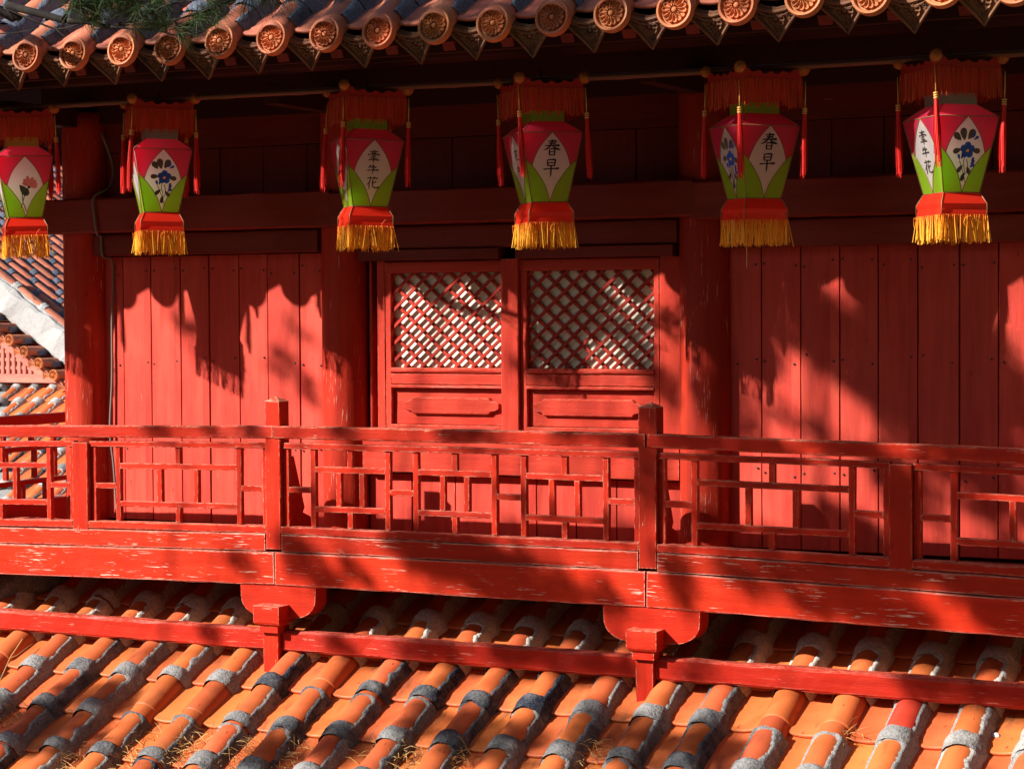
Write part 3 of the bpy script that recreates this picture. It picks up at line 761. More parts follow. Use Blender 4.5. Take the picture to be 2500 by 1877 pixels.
# brackets, blocks, struts and the low rail that stand on the roof
for bx_ in (-1.207, 1.266):
    mb = MB(); w2, zt = 0.295 if bx_ > 0 else 0.272, 3.683; hgt = 0.20
    pts = [(-w2, zt), (-w2 + 0.004, zt - 0.085)]
    for i in range(1, 9):
        a = PI / 2 * i / 8; pts.append((-w2 + 0.004 + 0.16 * (1 - math.cos(a)) , zt - 0.085 - (hgt - 0.085) * math.sin(a)))
    pts += [(-x, z) for x, z in reversed(pts)]
    prism(mb, [(x, z - 3.6) for x, z in pts], -0.065, 0.065)
    br = link('bracket_board', mb.mesh(), B, balc, loc=(bx_ + 0.012, RY + 0.07, 3.6))
    mb = MB(); s = 0.092                               # cushion block with waisted foot
    lv = [(s, 0.0), (s, -0.10), (s * 0.93, -0.112), (s * 0.72, -0.125), (0.066, -0.14), (0.066, -0.165)]
    for (q, z) in lv:
        for (sx, sy) in ((-1, -1), (1, -1), (1, 1), (-1, 1)): mb.v.append(Vector((sx * q, sy * q, z)))
    mb.f.append([0, 1, 2, 3])
    for i in range(len(lv) - 1):
        for k in range(4): mb.f.append([i * 4 + k, (i + 1) * 4 + k, (i + 1) * 4 + (k + 1) % 4, i * 4 + (k + 1) % 4])
    link('cushion_block', mb.mesh(), B, balc, loc=(bx_, RY - 0.018, 3.565))
    vb('strut', bx_ - 0.058, bx_ + 0.05, RY - 0.055, RY + 0.055, 3.10, 3.405, B, balc)
for a, b_ in ((-4.6, -1.275), (-1.145, 1.207), (1.318, 4.6)):
    bar('low_rail', (a, -0.80, 3.345), (b_, -0.80, 3.345 - (0.012 if a > 1 else 0.0)), 0.10, 0.125, M['lowrail'], balc, ch=0.012, jit=0.004)

# ================================================================== neighbouring hall, seen past the corner
YN = 18.0
nb = thing('neighbouring_hall', 'gabled hall with red lattice pediment and tiled roofs behind the corner column', 'temple', (-21.0, YN, 0))
n1, n2 = at(-120, 690, YN), at(150, 906, YN)         # line of the tile ends down the gable
gd = (n2 - n1).normalized(); gs = math.atan2(-gd.z, gd.x)
gup = Vector((-gd.z, 0, gd.x)).normalized()
if gup.z < 0: gup = -gup
L0 = n1 - gd * 7.0; L1 = n2 + gd * 3.0
# bargeboard
bar('bargeboard', L0 + Vector((0, 0.08, 0)) - gup * 0.255, L1 + Vector((0, 0.08, 0)) - gup * 0.255, 0.10, 0.20, M['pinkpaint'], nb, up=gup)
# pediment: recessed board, uprights and crosspieces
zped = at(80, 913, YN).z
mb = MB(); ta = L0 - gup * 0.30
xb = ta.x + (ta.z - zped) / math.tan(gs)
prism(mb, [(ta.x - 4, zped), (xb, zped), (ta.x, ta.z), (ta.x - 4, ta.z)], YN + 0.30, YN + 0.36); link('pediment_board', mb.mesh(), M['balcony'], nb)
x = at(-60, 850, YN).x
while x < xb - 0.08:
    ztop = zped + (xb - x) * math.tan(gs) + 0.02
    vb('pediment_slat', x - 0.035, x + 0.035, YN + 0.13, YN + 0.19, zped, ztop, M['pinkpaint'], nb, seg=2)
    z = zped + 0.10
    while z < ztop - 0.1:
        hb('pediment_block', x + 0.036, x + 0.085, YN + 0.15, YN + 0.24, z - 0.03, z + 0.03, M['pinkpaint'], nb, seg=1); z += 0.145
    x += 0.122
hb('gable_beam', at(-120, 930, YN).x, xb + 2.0, YN - 0.05, YN + 0.2, at(70, 934, YN).z, zped - 0.005, M['pinkpaint'], nb)
# gable roof: tile ends facing out, plaster verge, long tiles behind
mb = MB(); a, b_ = L0 - gup * 0.10, L1 - gup * 0.10
for q in (a, b_):
    for (dy, dz) in ((-0.15, 0.0), (9.0, 0.0), (9.0, -0.06), (-0.15, -0.06)): mb.v.append(Vector((q.x, q.y + dy, q.z)) + gup * dz)
mb.f += [[0, 1, 5, 4], [1, 2, 6, 5], [2, 3, 7, 6], [3, 0, 4, 7], [0, 3, 2, 1], [4, 5, 6, 7]]
nroof = link('gable_roof', mb.mesh(), M['tile_up'], nb)
nd = disc_mesh(0.095); nbm = barrel_mesh(0.75, 0.085); gtilt = Matrix.Rotation(gs, 4, 'Y')
Lg = (L1 - L0).length; sp = (at(139, 857, YN) - at(30.5, 777, YN)).length / 3; k = 0
s0 = (at(30.5, 777, YN) - L0).dot(gd) % sp
nmort = [mortar_mesh(0.45, 0.088, s * 4.4 + 9, 1.3, 0.1, 0.03) for s in range(3)]
nmort2 = [mortar_mesh(0.70, 0.09, s * 4.4 + 9, 1.3, 0.1) for s in range(3)]
while s0 + k * sp < Lg:
    p = L0 + gd * (s0 + k * sp); k += 1
    if p.x < at(-60, 800, YN).x or p.x > at(190, 800, YN).x: continue
    link('tile_end', nd, M['disc'], nroof, Matrix.Translation((p.x, YN - 0.33, p.z)) @ gtilt)
    link('barrel_tile', nbm, M['tile_up'], nroof, Matrix.Translation((p.x, YN - 0.32, p.z)) @ gtilt)
    link('mortar', nmort[k % 3], M['mortar_up'], nroof, Matrix.Translation((p.x, YN - 0.10, p.z)) @ gtilt)
    q = p + gd * (sp / 2) - gup * 0.05
    link('drip_tile', gm, M['disc'], nroof, Matrix.Translation((q.x, YN - 0.26, q.z)) @ gtilt @ Matrix.Scale(0.8, 4))
# thick plaster verge over the heads of the short tiles, a row of tiles along its top
bar('plaster_verge', L0 + Vector((0, 0.32, 0)) + gup * 0.30, L1 + Vector((0, 0.32, 0)) + gup * 0.30, 0.36, 0.50, M['plaster'], nroof, up=gup, ch=0.05, jit=0.03, seg=60)
lb2 = barrel_mesh(0.75, 0.085)
rowm = Matrix(((gd.x, 0, gup.x, 0), (0, 1, 0, 0), (gd.z, 0, gup.z, 0), (0, 0, 0, 1))) @ Matrix.Rotation(PI / 2, 4, 'Z')
for jj in range(26):
    yy = YN + 0.36 + (0.32 * jj); hh = 0.55 if jj == 0 else 0.40
    q = 1.0 + 0.3 * (jj % 2)
    while q < Lg:
        p = L0 + gd * q + gup * hh
        if at(-40, 800, YN).x - 0.3 * jj < p.x < at(200, 800, YN).x:
            link('barrel_tile', lb2, M['tile_up'], nroof, Matrix.Translation((p.x, yy, p.z)) @ rowm)
            link('mortar', nmort2[jj % 3], M['mortar_up'] if jj else M['plaster'], nroof, Matrix.Translation((p.x, yy, p.z)) @ rowm)
        q += 0.70
bar('roof_bed', L0 + Vector((0, 5.0, 0)) + gup * 0.36, L1 + Vector((0, 5.0, 0)) + gup * 0.36, 9.0, 0.06, M['mortar_up'], nroof, up=gup, seg=2)
# taller roof behind it with a white verge
YB = 30.0
b0, b1 = at(60, 315, YB), at(190, 440, YB); bd = (b1 - b0).normalized(); bu = Vector((-bd.z, 0, bd.x)).normalized()
if bu.z < 0: bu = -bu
bar('rear_verge', b0 - bd * 3, b1 + bd * 4, 0.5, 0.26, M['plaster'], nb, up=bu, jit=0.03)
mb = MB(); prism(mb, [((b0 - bd * 3).x, (b0 - bd * 3).z - 0.14), ((b1 + bd * 4).x, (b1 + bd * 4).z - 0.14), ((b0 - bd * 3).x, (b1 + bd * 4).z - 0.14)], YB - 0.1, YB + 6)
link('rear_gable', mb.mesh(), M['tile_up'], nb)
# wall and lower skirt roof of the neighbour
zs = at(70, 945, YN).z
mb = MB(); prism(mb, [(YN + 0.2, zs), (YN - 6.0, zs - 6.2 * 0.52), (YN - 6.0, zs - 6.2 * 0.52 - 0.1), (YN + 0.2, zs - 0.1)], -30, -12)
for vv in mb.v: vv.x, vv.y = vv.y, vv.x
nsk = link('skirt_roof', mb.mesh(), M['mortar'], nb)
mb = MB(); box(mb, (-21, YN + 4.0, 2.6), (16, 7.4, 5.2)); link('wall', mb.mesh(), M['plank'], nb)
kt = math.atan(0.52); kp = 0.5
sbm = barrel_mesh(kp + 0.02, 0.10); skm = [mortar_mesh(kp, 0.105, s * 2.2 + 30, 0.9, 0.13) for s in range(3)]; spm = pan_mesh(kp + 0.06, 0.17)
yl = YN + 0.1; r_ = 0
while r_ < 13:
    y = yl - 0.46 * r_; r_ += 1; zz_ = zs + 0.52 * (y - YN - 0.2) + 0.04
    xa, xb_ = at(-25, 1000, y).x, at(165, 1000, y).x
    x = -30 + 0.40 * math.ceil((xa + 30) / 0.40)
    while x < xb_:
        link('barrel_tile', sbm, M['tile'], nsk, slope_frame(x, y, zz_, kt, 0.01))
        link('pan_tile', spm, M['pan'], nsk, slope_frame(x + 0.2, y, zz_ + 0.02, kt, 0.01))
        link('mortar', skm[r_ % 3], M['plaster'] if (r_ + int(x * 3)) % 3 else M['mortar'], nsk, slope_frame(x, y, zz_, kt, 0.0))
        x += 0.40

# ================================================================== lanterns
SH, BT, HS, HB = 0.498, 0.117, 0.178, 0.104          # shoulder and foot heights, half widths
def face_pt(k, u, v, out=0.0):
    a = k * PI / 2; nx, ny = math.cos(a), math.sin(a); tx, ty = -ny, nx
    h = HB + (HS - HB) * v; z = BT + (SH - BT) * v; d = h + out
    return Vector((nx * d + tx * u * h, ny * d + ty * u * h, z))
CURVE = [Vector((x, y, 0)) for x, y in ((0, 1), (0.345, 0.835), (0.60, 0.678), (0.79, 0.52))]
CURVE2 = [Vector((x, y, 0)) for x, y in ((0.79, 0.52), (0.62, 0.435), (0.25, 0.226), (0.0, 0.0))]
C1 = [(p.x, p.y) for p in smooth_pts(CURVE, 4)]; C2 = [(p.x, p.y) for p in smooth_pts(CURVE2, 4)]
def face_poly(k, pts, out=0.0):
    return mk([face_pt(k, u, v, out) for u, v in pts], [list(range(len(pts)))])
def ring_mesh(levels, closed_top=False, closed_bot=False, n=1):
    mb = MB()
    for (h, z) in levels:
        for (sx, sy) in ((1, -1), (1, 1), (-1, 1), (-1, -1)): mb.v.append(Vector((sx * h, sy * h, z)))
    for i in range(len(levels) - 1):
        for k in range(4): mb.f.append([i * 4 + k, i * 4 + (k + 1) % 4, (i + 1) * 4 + (k + 1) % 4, (i + 1) * 4 + k])
    if closed_top: q = (len(levels) - 1) * 4; mb.f.append([q, q + 1, q + 2, q + 3])
    if closed_bot: mb.f.append([3, 2, 1, 0])
    return mb
def fringe_mesh(h, z, length, n, sway, wd, sd):
    rnd = random.Random(sd); mb = MB()
    for k in range(4):
        a = k * PI / 2; nx, ny = math.cos(a), math.sin(a); tx, ty = -ny, nx
        for i in range(n):
            u = (-1 + 2 * (i + rnd.random()) / n) * h; d = h + rnd.uniform(-0.004, 0.006)
            ln = length * rnd.uniform(0.86, 1.08); s1, s2 = rnd.gauss(0, sway), rnd.gauss(0, sway); o1 = rnd.gauss(0, sway * 0.6)
            clump = 0.022 * math.sin(u * 95 + k * 2 + sd + math.sin(u * 31 + k)); s2 += clump
            pr = []
            for (t, su, so) in ((0, 0, 0), (0.5, s1 * 0.5 + s2 * 0.3, o1 * 0.5), (1.0, s1 + s2 * 0.6, o1)):
                uu = u + su; dd = d + so
                pr.append(Vector((nx * dd + tx * uu, ny * dd + ty * uu, z - ln * t)))
            tw = rnd.uniform(-0.9, 0.9); wx, wy = tx * math.cos(tw) + nx * math.sin(tw), ty * math.cos(tw) + ny * math.sin(tw)
            wv = Vector((wx, wy, 0)) * wd * rnd.uniform(0.7, 1.3)
            b = len(mb.v)
            for p in pr: mb.v += [p - wv, p + wv]
            mb.f += [[b, b + 1, b + 3, b + 2], [b + 2, b + 3, b + 5, b + 4]]
        for _ in range(max(1, n // 45)):     # stray loops
            u = rnd.uniform(-0.9, 0.9) * h; d = h + 0.012; r = rnd.uniform(0.012, 0.03); zc = z - rnd.uniform(-0.01, length * 0.4)
            pl = [(nx * (d + 0.004 * math.sin(q)) + tx * (u + r * math.cos(q)), ny * (d + 0.004 * math.sin(q)) + ty * (u + r * math.cos(q)), zc + r * 1.3 * math.sin(q)) for q in [rnd.uniform(0, 1) + i * 0.5 for i in range(9)]]
            tube(mb, pl, wd * 0.9, 3, False)
    return mb.mesh()
def tassel_meshes(sd):
    rnd = random.Random(sd); mb = MB()
    lathe(mb, [(0.002, 0.0), (0.009, -0.01), (0.010, -0.05), (0.0105, -0.18), (0.012, -0.26), (0.011, -0.30)], 10)
    for i in range(46):
        a = rnd.uniform(0, 2 * PI); r0 = 0.010; r1 = 0.010 + abs(rnd.gauss(0, 0.006)); ln = 0.36 * rnd.uniform(0.85, 1.05)
        p0 = Vector((r0 * math.cos(a), r0 * math.sin(a), -0.03)); p1 = Vector((r1 * math.cos(a), r1 * math.sin(a), -ln * 0.6)); p2 = Vector((r1 * 1.05 * math.cos(a + .2), r1 * 1.05 * math.sin(a + .2), -ln))
        wv = Vector((-math.sin(a), math.cos(a), 0)) * 0.0022; b = len(mb.v)
        for p in (p0, p1, p2): mb.v += [p - wv, p + wv]
        mb.f += [[b, b + 1, b + 3, b + 2], [b + 2, b + 3, b + 5, b + 4]]
    t = mb.mesh()
    mb = MB(); tube(mb, [(0, 0, 0.14), (0.003, 0, 0.06), (0, 0, 0.0)], 0.003, 5)
    for z in (-0.004, -0.016, -0.028): lathe(mb, [(0.007, z + 0.005), (0.013, z + 0.003), (0.013, z - 0.003), (0.007, z - 0.005)], 10)
    return t, mb.mesh(True)
def pom_mesh(sd):
    rnd = random.Random(sd); mb = MB(); n = 12
    prof = [(0.001, -0.031), (0.016, -0.027), (0.027, -0.016), (0.032, 0), (0.027, 0.016), (0.016, 0.027), (0.001, 0.031)]
    lathe(mb, prof, n)
    for v in mb.v: v *= 1 + 0.16 * _n(v.x * 60 + sd, v.y * 60, v.z * 60)
    for i in range(240):
        d = Vector((rnd.gauss(0, 1), rnd.gauss(0, 1), rnd.gauss(0, 1))).normalized(); s = d.orthogonal().normalized() * 0.0022; b = len(mb.v)
        mb.v += [d * 0.026 - s, d * 0.026 + s, d * rnd.uniform(0.034, 0.041)]; mb.f.append([b, b + 1, b + 2])
    return mb.mesh(True)
LMESH = {}
m_ = ring_mesh([(0.097, 0.566), (HS, SH)]); LMESH['shoulder'] = m_.mesh()
for v in (0,): pass
LMESH['neck'] = ring_mesh([(0.097, 0.567), (0.097, 0.625)]).mesh()
LMESH['base'] = ring_mesh([(HB, BT - 0.001), (0.131, 0.060), (0.131, 0.057), (0.126, 0.036), (0.130, 0.012), (0.131, 0.0), (0.12, -0.004)]).mesh()
wv_ = MB()
for k in range(4):                                   # shaped crest boards round the top
    a = k * PI / 2; nx, ny = math.cos(a), math.sin(a); tx, ty = -ny, nx; h = 0.184; b = len(wv_.v); st = 16
    for i in range(st + 1):
        u = (-1 + 2 * i / st); top = 0.762 + 0.028 * abs(u) ** 2 + 0.02 * math.cos(u * PI * 2.5) ** 2
        for (d, z) in ((h, 0.735), (h, top), (h - 0.006, top), (h - 0.006, 0.735)): wv_.v.append(Vector((nx * d + tx * u * h, ny * d + ty * u * h, z)))
    for i in range(st):
        for q in range(3): wv_.f.append([b + i * 4 + q, b + (i + 1) * 4 + q, b + (i + 1) * 4 + q + 1, b + i * 4 + q + 1])
LMESH['crest'] = wv_.mesh()
LMESH['cap'] = ring_mesh([(0.097, 0.626), (0.183, 0.731), (0.183, 0.738), (0.06, 0.742)], True).mesh()
LMESH['fr1'] = fringe_mesh(0.1315, 0.004, 0.135, 92, 0.008, 0.0019, 3)
LMESH['fr1b'] = fringe_mesh(0.1315, 0.004, 0.135, 92, 0.010, 0.0019, 8)
LMESH['fr2'] = fringe_mesh(0.187, 0.742, 0.145, 125, 0.004, 0.0018, 5)
mb = MB()
for k in range(4):
    for s in (-1, 1):
        for cc in (C1, C2): tube(mb, [face_pt(k, s * u, v, 0.0015) for u, v in cc], 0.0022, 5)
        tube(mb, [face_pt(k, s * u, v, 0.0015) for u, v in ((0.79, 0.52), (1.0, 0.617))], 0.0022, 5)
    tube(mb, [face_pt(k, 1, 0), face_pt(k, 1, 1)], 0.0032, 5); tube(mb, [face_pt(k, -1, 1), face_pt(k, 1, 1)], 0.0028, 5); tube(mb, [face_pt(k, -1, 0), face_pt(k, 1, 0)], 0.0028, 5)
    a = k * PI / 2 + PI / 4; c_, s_ = math.cos(a) * math.sqrt(2), math.sin(a) * math.sqrt(2)
    tube(mb, [(0.097 * c_, 0.097 * s_, 0.566), (HS * c_, HS * s_, SH)], 0.0026, 5)
    tube(mb, [(HB * c_, HB * s_, BT), (0.131 * c_, 0.131 * s_, 0.06), (0.131 * c_, 0.131 * s_, 0.0)], 0.003, 5)
LMESH['trim'] = mb.mesh(True)
mb = MB(); tube(mb, [(0.075 * math.cos(q), 0, 0.735 + 0.085 * math.sin(q)) for q in [PI * i / 10 for i in range(11)]], 0.004, 6)
LMESH['handle'] = mb.mesh(True)
mb = MB(); tube(mb, [(0, 0, 0.817), (0.012, 0, 0.84), (0.01, 0, 0.86), (-0.008, 0, 0.858), (-0.012, 0, 0.835)], 0.003, 5); LMESH['hook'] = mb.mesh(True)
for k in range(4):
    LMESH['white%d' % k] = face_poly(k, [(u, v) for u, v in C1 + C2[1:]] + [(-u, v) for u, v in (C1 + C2[1:])[-2:0:-1]])
    for s in (-1, 1):
        LMESH['leaf%d%d' % (k, s)] = face_poly(k, ([(s, 0), (s, 0.617)] + [(s * u, v) for u, v in C2]))
        LMESH['pink%d%d' % (k, s)] = face_poly(k, [(s, 1)] + [(s * u, v) for u, v in C1] + [(s, 0.617)])
TASS = [tassel_meshes(s) for s in (1, 2, 3)]; POMS = [pom_mesh(s) for s in (1, 2)]

# brush strokes: (points, widths) in a 1x1 box, y up
def ribbon(mb, k, pts, ws, box_, out):
    x0, y0, sx, sy = box_
    P = smooth_pts([Vector((x0 + p[0] * sx, y0 + p[1] * sy, 0)) for p in pts], 4)
    m = len(P); W_ = []
    for i in range(m):
        t = i / (m - 1) * (len(ws) - 1); j = min(int(t), len(ws) - 2); W_.append((ws[j] + (ws[j + 1] - ws[j]) * (t - j)) * sx)
    b = len(mb.v)
    for i, p in enumerate(P):
        d = (P[min(i + 1, m - 1)] - P[max(i - 1, 0)]).normalized(); nn = Vector((-d.y, d.x, 0)) * W_[i]
        for q in (p - nn, p + nn): mb.v.append(flat_pt(k, q.x, q.y, out))
    for i in range(m - 1): mb.f.append([b + 2 * i, b + 2 * i + 1, b + 2 * i + 3, b + 2 * i + 2])
FH = math.hypot(SH - BT, HS - HB)
def flat_pt(k, x, y, out):          # metres on the face: x from centre, y from foot
    v = y / FH; h = HB + (HS - HB) * v; return face_pt(k, -x / h, v, out) if False else face_pt(k, x / h, v, out)
T = (0.030, 0.055, 0.045); Hh = (0.030, 0.040, 0.065)
CHARS = {
 'chun': [([(0.22, 0.90), (0.5, 0.915), (0.80, 0.93)], Hh), ([(0.28, 0.77), (0.5, 0.785), (0.74, 0.79)], Hh), ([(0.02, 0.62), (0.5, 0.645), (1.0, 0.65)], (0.03, 0.045, 0.07)),
          ([(0.50, 1.02), (0.47, 0.82), (0.36, 0.60), (0.18, 0.45), (-0.06, 0.34)], (0.06, 0.055, 0.055, 0.05, 0.015)), ([(0.52, 0.64), (0.66, 0.52), (0.84, 0.43), (1.06, 0.38)], (0.025, 0.05, 0.075, 0.03)),
          ([(0.34, 0.42), (0.34, 0.2), (0.36, 0.02)], T), ([(0.34, 0.42), (0.52, 0.43), (0.68, 0.42), (0.69, 0.22), (0.66, 0.02)], (0.03, 0.04, 0.055, 0.05, 0.045)), ([(0.38, 0.24), (0.64, 0.25)], (0.03, 0.03)), ([(0.36, 0.05), (0.66, 0.05)], (0.03, 0.035))],
 'zao': [([(0.24, 0.98), (0.25, 0.75), (0.28, 0.58)], T), ([(0.24, 0.96), (0.5, 0.98), (0.74, 0.97), (0.73, 0.75), (0.70, 0.58)], (0.03, 0.045, 0.06, 0.05, 0.045)), ([(0.28, 0.78), (0.7, 0.79)], (0.03, 0.035)), ([(0.28, 0.60), (0.7, 0.60)], (0.035, 0.04)),
         ([(-0.02, 0.36), (0.3, 0.40), (0.66, 0.41), (1.02, 0.43)], (0.05, 0.035, 0.04, 0.075)), ([(0.48, 0.58), (0.49, 0.3), (0.48, 0.05), (0.46, -0.12)], (0.05, 0.055, 0.05, 0.012))],
 'qian': [([(0.5, 1.05), (0.52, 0.93)], (0.05, 0.05)), ([(0.1, 0.90), (0.5, 0.90), (0.86, 0.90)], (0.03, 0.035, 0.05)), ([(0.42, 0.88), (0.3, 0.78), (0.5, 0.76), (0.68, 0.75)], (0.03, 0.035, 0.03, 0.03)), ([(0.62, 0.84), (0.44, 0.68)], (0.035, 0.03)),
          ([(0.02, 0.70), (0.04, 0.55)], (0.05, 0.035)), ([(0.04, 0.66), (0.5, 0.68), (0.97, 0.66), (0.9, 0.55)], (0.03, 0.04, 0.055, 0.02)), ([(0.28, 0.52), (0.72, 0.53)], (0.03, 0.04)), ([(0.2, 0.45), (0.34, 0.36)], (0.03, 0.035)),
          ([(0.24, 0.32), (0.5, 0.34), (0.78, 0.33)], (0.03, 0.035, 0.045)), ([(0.04, 0.17), (0.5, 0.20), (0.98, 0.19)], (0.04, 0.04, 0.06)), ([(0.5, 0.62), (0.51, 0.2), (0.49, -0.08)], (0.045, 0.05, 0.015))],
 'niu': [([(0.28, 0.98), (0.2, 0.78), (0.08, 0.64)], (0.06, 0.05, 0.02)), ([(0.24, 0.74), (0.5, 0.76), (0.78, 0.77)], (0.03, 0.04, 0.06)), ([(0.0, 0.40), (0.5, 0.44), (1.0, 0.44)], (0.05, 0.04, 0.075)), ([(0.50, 1.04), (0.51, 0.5), (0.48, -0.02)], (0.06, 0.06, 0.015))],
 'hua': [([(0.02, 0.86), (0.5, 0.89), (0.98, 0.88)], (0.035, 0.04, 0.06)), ([(0.3, 1.02), (0.33, 0.76)], (0.05, 0.035)), ([(0.68, 1.02), (0.62, 0.76)], (0.05, 0.03)), ([(0.34, 0.72), (0.22, 0.48), (0.02, 0.28)], (0.055, 0.05, 0.015)), ([(0.24, 0.50), (0.25, 0.2), (0.24, -0.04)], (0.04, 0.05, 0.03)),
         ([(0.86, 0.62), (0.68, 0.5), (0.46, 0.40)], (0.05, 0.045, 0.015)), ([(0.54, 0.74), (0.55, 0.35), (0.62, 0.12), (0.85, 0.06), (1.06, 0.10), (1.04, 0.22)], (0.05, 0.05, 0.05, 0.055, 0.06, 0.015))],
}
def lettering(chars, k, w_, gap, top):
    mb = MB(); y = top
    for c in chars:
        h = w_ * (1.0 if c != 'niu' else 0.78); y -= h
        for pts, ws in CHARS[c]: ribbon(mb, k, pts, ws, (-w_ / 2, y, w_, h), 0.003)
        y -= gap
    return mb.mesh()
def blob(mb, k, cx, cy, pts, out):
    b = len(mb.v)
    for x, y in pts: mb.v.append(flat_pt(k, cx + x, cy + y, out))
    mb.f.append([b + i for i in range(len(pts))])
def petal(mb, k, cx, cy, ang, ln, wd, out):
    pts = []
    for t, w_ in ((0, 0.1), (0.3, 0.7), (0.65, 1.0), (0.9, 0.7), (1, 0.0), (0.9, -0.7), (0.65, -1.0), (0.3, -0.7), (0, -0.1)):
        l, q = t * ln, w_ * wd; pts.append((l * math.cos(ang) - q * math.sin(ang), l * math.sin(ang) + q * math.cos(ang)))
    blob(mb, k, cx, cy, pts, out)
def paint_morning_glory(k, par, mw, sd=0):
    rnd = random.Random(sd); a = MB(); b = MB(); c = MB(); d = MB()
    for ang, dx, dy, ln, wd in ((2.4, -0.03, 0.265, 0.055, 0.018), (0.9, 0.01, 0.27, 0.06, 0.020), (1.7, -0.01, 0.265, 0.065, 0.02), (3.3, -0.025, 0.22, 0.05, 0.015), (-0.2, 0.035, 0.215, 0.05, 0.015), (3.9, -0.01, 0.14, 0.05, 0.012), (5.4, 0.015, 0.13, 0.045, 0.012), (4.5, 0.0, 0.10, 0.045, 0.012)):
        petal(a, k, dx, dy, ang + rnd.uniform(-.2, .2), ln, wd, 0.002)
    for i in range(5): petal(b, k, 0.01, 0.215, i * 2 * PI / 5 + 0.3, 0.043, 0.019, 0.003)
    for cx, cy, an in ((-0.03, 0.165, 1.9), (-0.022, 0.168, 1.2), (0.035, 0.14, 0.9), (0.03, 0.128, 0.5), (0.04, 0.15, 1.3), (0.035, 0.275, 1.2), (0.042, 0.268, 0.6)): petal(b, k, cx, cy, an, 0.032, 0.008, 0.003)
    petal(d, k, 0.0, 0.208, 0.4, 0.02, 0.008, 0.004)
    for pl in (((0.0, 0.20), (-0.006, 0.15), (0.004, 0.10), (-0.01, 0.055)), ((0.01, 0.17), (0.02, 0.12), (0.0, 0.08)), ((-0.03, 0.16), (-0.012, 0.12), (0.0, 0.09)), ((0.0, 0.09), (0.012, 0.05))):
        ribbon(c, k, pl, (0.0022, 0.0014), (0, 0, 1, 1), 0.0025)
    o = None
    for mbx, mt, nm in ((a, 'greypaint', 'flower_painting'), (b, 'blue', 'flower_painting'), (c, 'ink', 'flower_painting'), (d, 'orange', 'flower_painting')):
        link(nm, mbx.mesh(), M[mt], par, mw)
def paint_lotus(k, par, mw):
    a = MB(); b = MB(); c = MB()
    for an, ln in ((1.2, 0.065), (1.75, 0.07), (2.2, 0.06), (0.75, 0.06), (0.35, 0.055), (2.6, 0.05), (0.0, 0.05)): petal(a, k, 0.025, 0.195, an, ln, 0.012, 0.002 + 0.0002 * an)
    petal(b, k, -0.035, 0.205, -0.9, 0.085, 0.025, 0.0025); petal(b, k, 0.012, 0.19, 0.1, 0.02, 0.01, 0.0028)
    for pl in (((0.02, 0.19), (-0.005, 0.14), (-0.015, 0.10), (-0.028, 0.06)), ((-0.02, 0.15), (-0.018, 0.11), (-0.012, 0.085)), ((-0.012, 0.085), (0.0, 0.05), (0.004, 0.035))): ribbon(c, k, pl, (0.003, 0.002), (0, 0, 1, 1), 0.0025)
    for mbx, mt, nm in ((a, 'lotus', 'flower_painting'), (b, 'leafpaint', 'flower_painting'), (c, 'ink', 'flower_painting')): link(nm, mbx.mesh(), M[mt], par, mw)

LANT = [  # X, band height, turn of the wide face (deg from facade normal, to the right), neck, front art, left art, label
 (-3.002, 5.837, 45, 'neck_gold', 'lotus', None, 'square silk lantern with pink lotus painting and gold collar, before the corner column'),
 (-1.954, 5.842, 45, 'neck_grey', 'glory', None, 'square silk lantern with blue flower painting above the left plank wall'),
 (-0.478, 5.838, 45, 'leaf', 'qnh', 'red', 'square silk lantern with three black characters, above the left end of the lattice windows'),
 (0.690, 5.830, 48, 'leaf', 'cz', 'hua2', 'square silk lantern with two black characters, hanging above right lattice window'),
 (1.942, 5.817, 50, 'leaf', 'cz', 'glory', 'square silk lantern with two black characters and blue flower on its side panel'),
 (3.019, 5.812, 47, 'neck_grey', 'glory', 'qnh', 'square silk lantern turned corner-on with large blue flowers and lettered side panel'),
]
LY = -0.95
_sl = at(-52, 566, 0.15)
LANT.append((-4.06, 5.835, 45, 'leaf', 'cz', 'glory', 'square silk lantern hanging at the corner of the eaves, beyond the pink lotus one'))
LANT.append((_sl.x, _sl.z, 40, 'leaf', 'qnh', 'red', 'red-based silk lantern peeping out behind the pink lotus lantern at the left edge'))
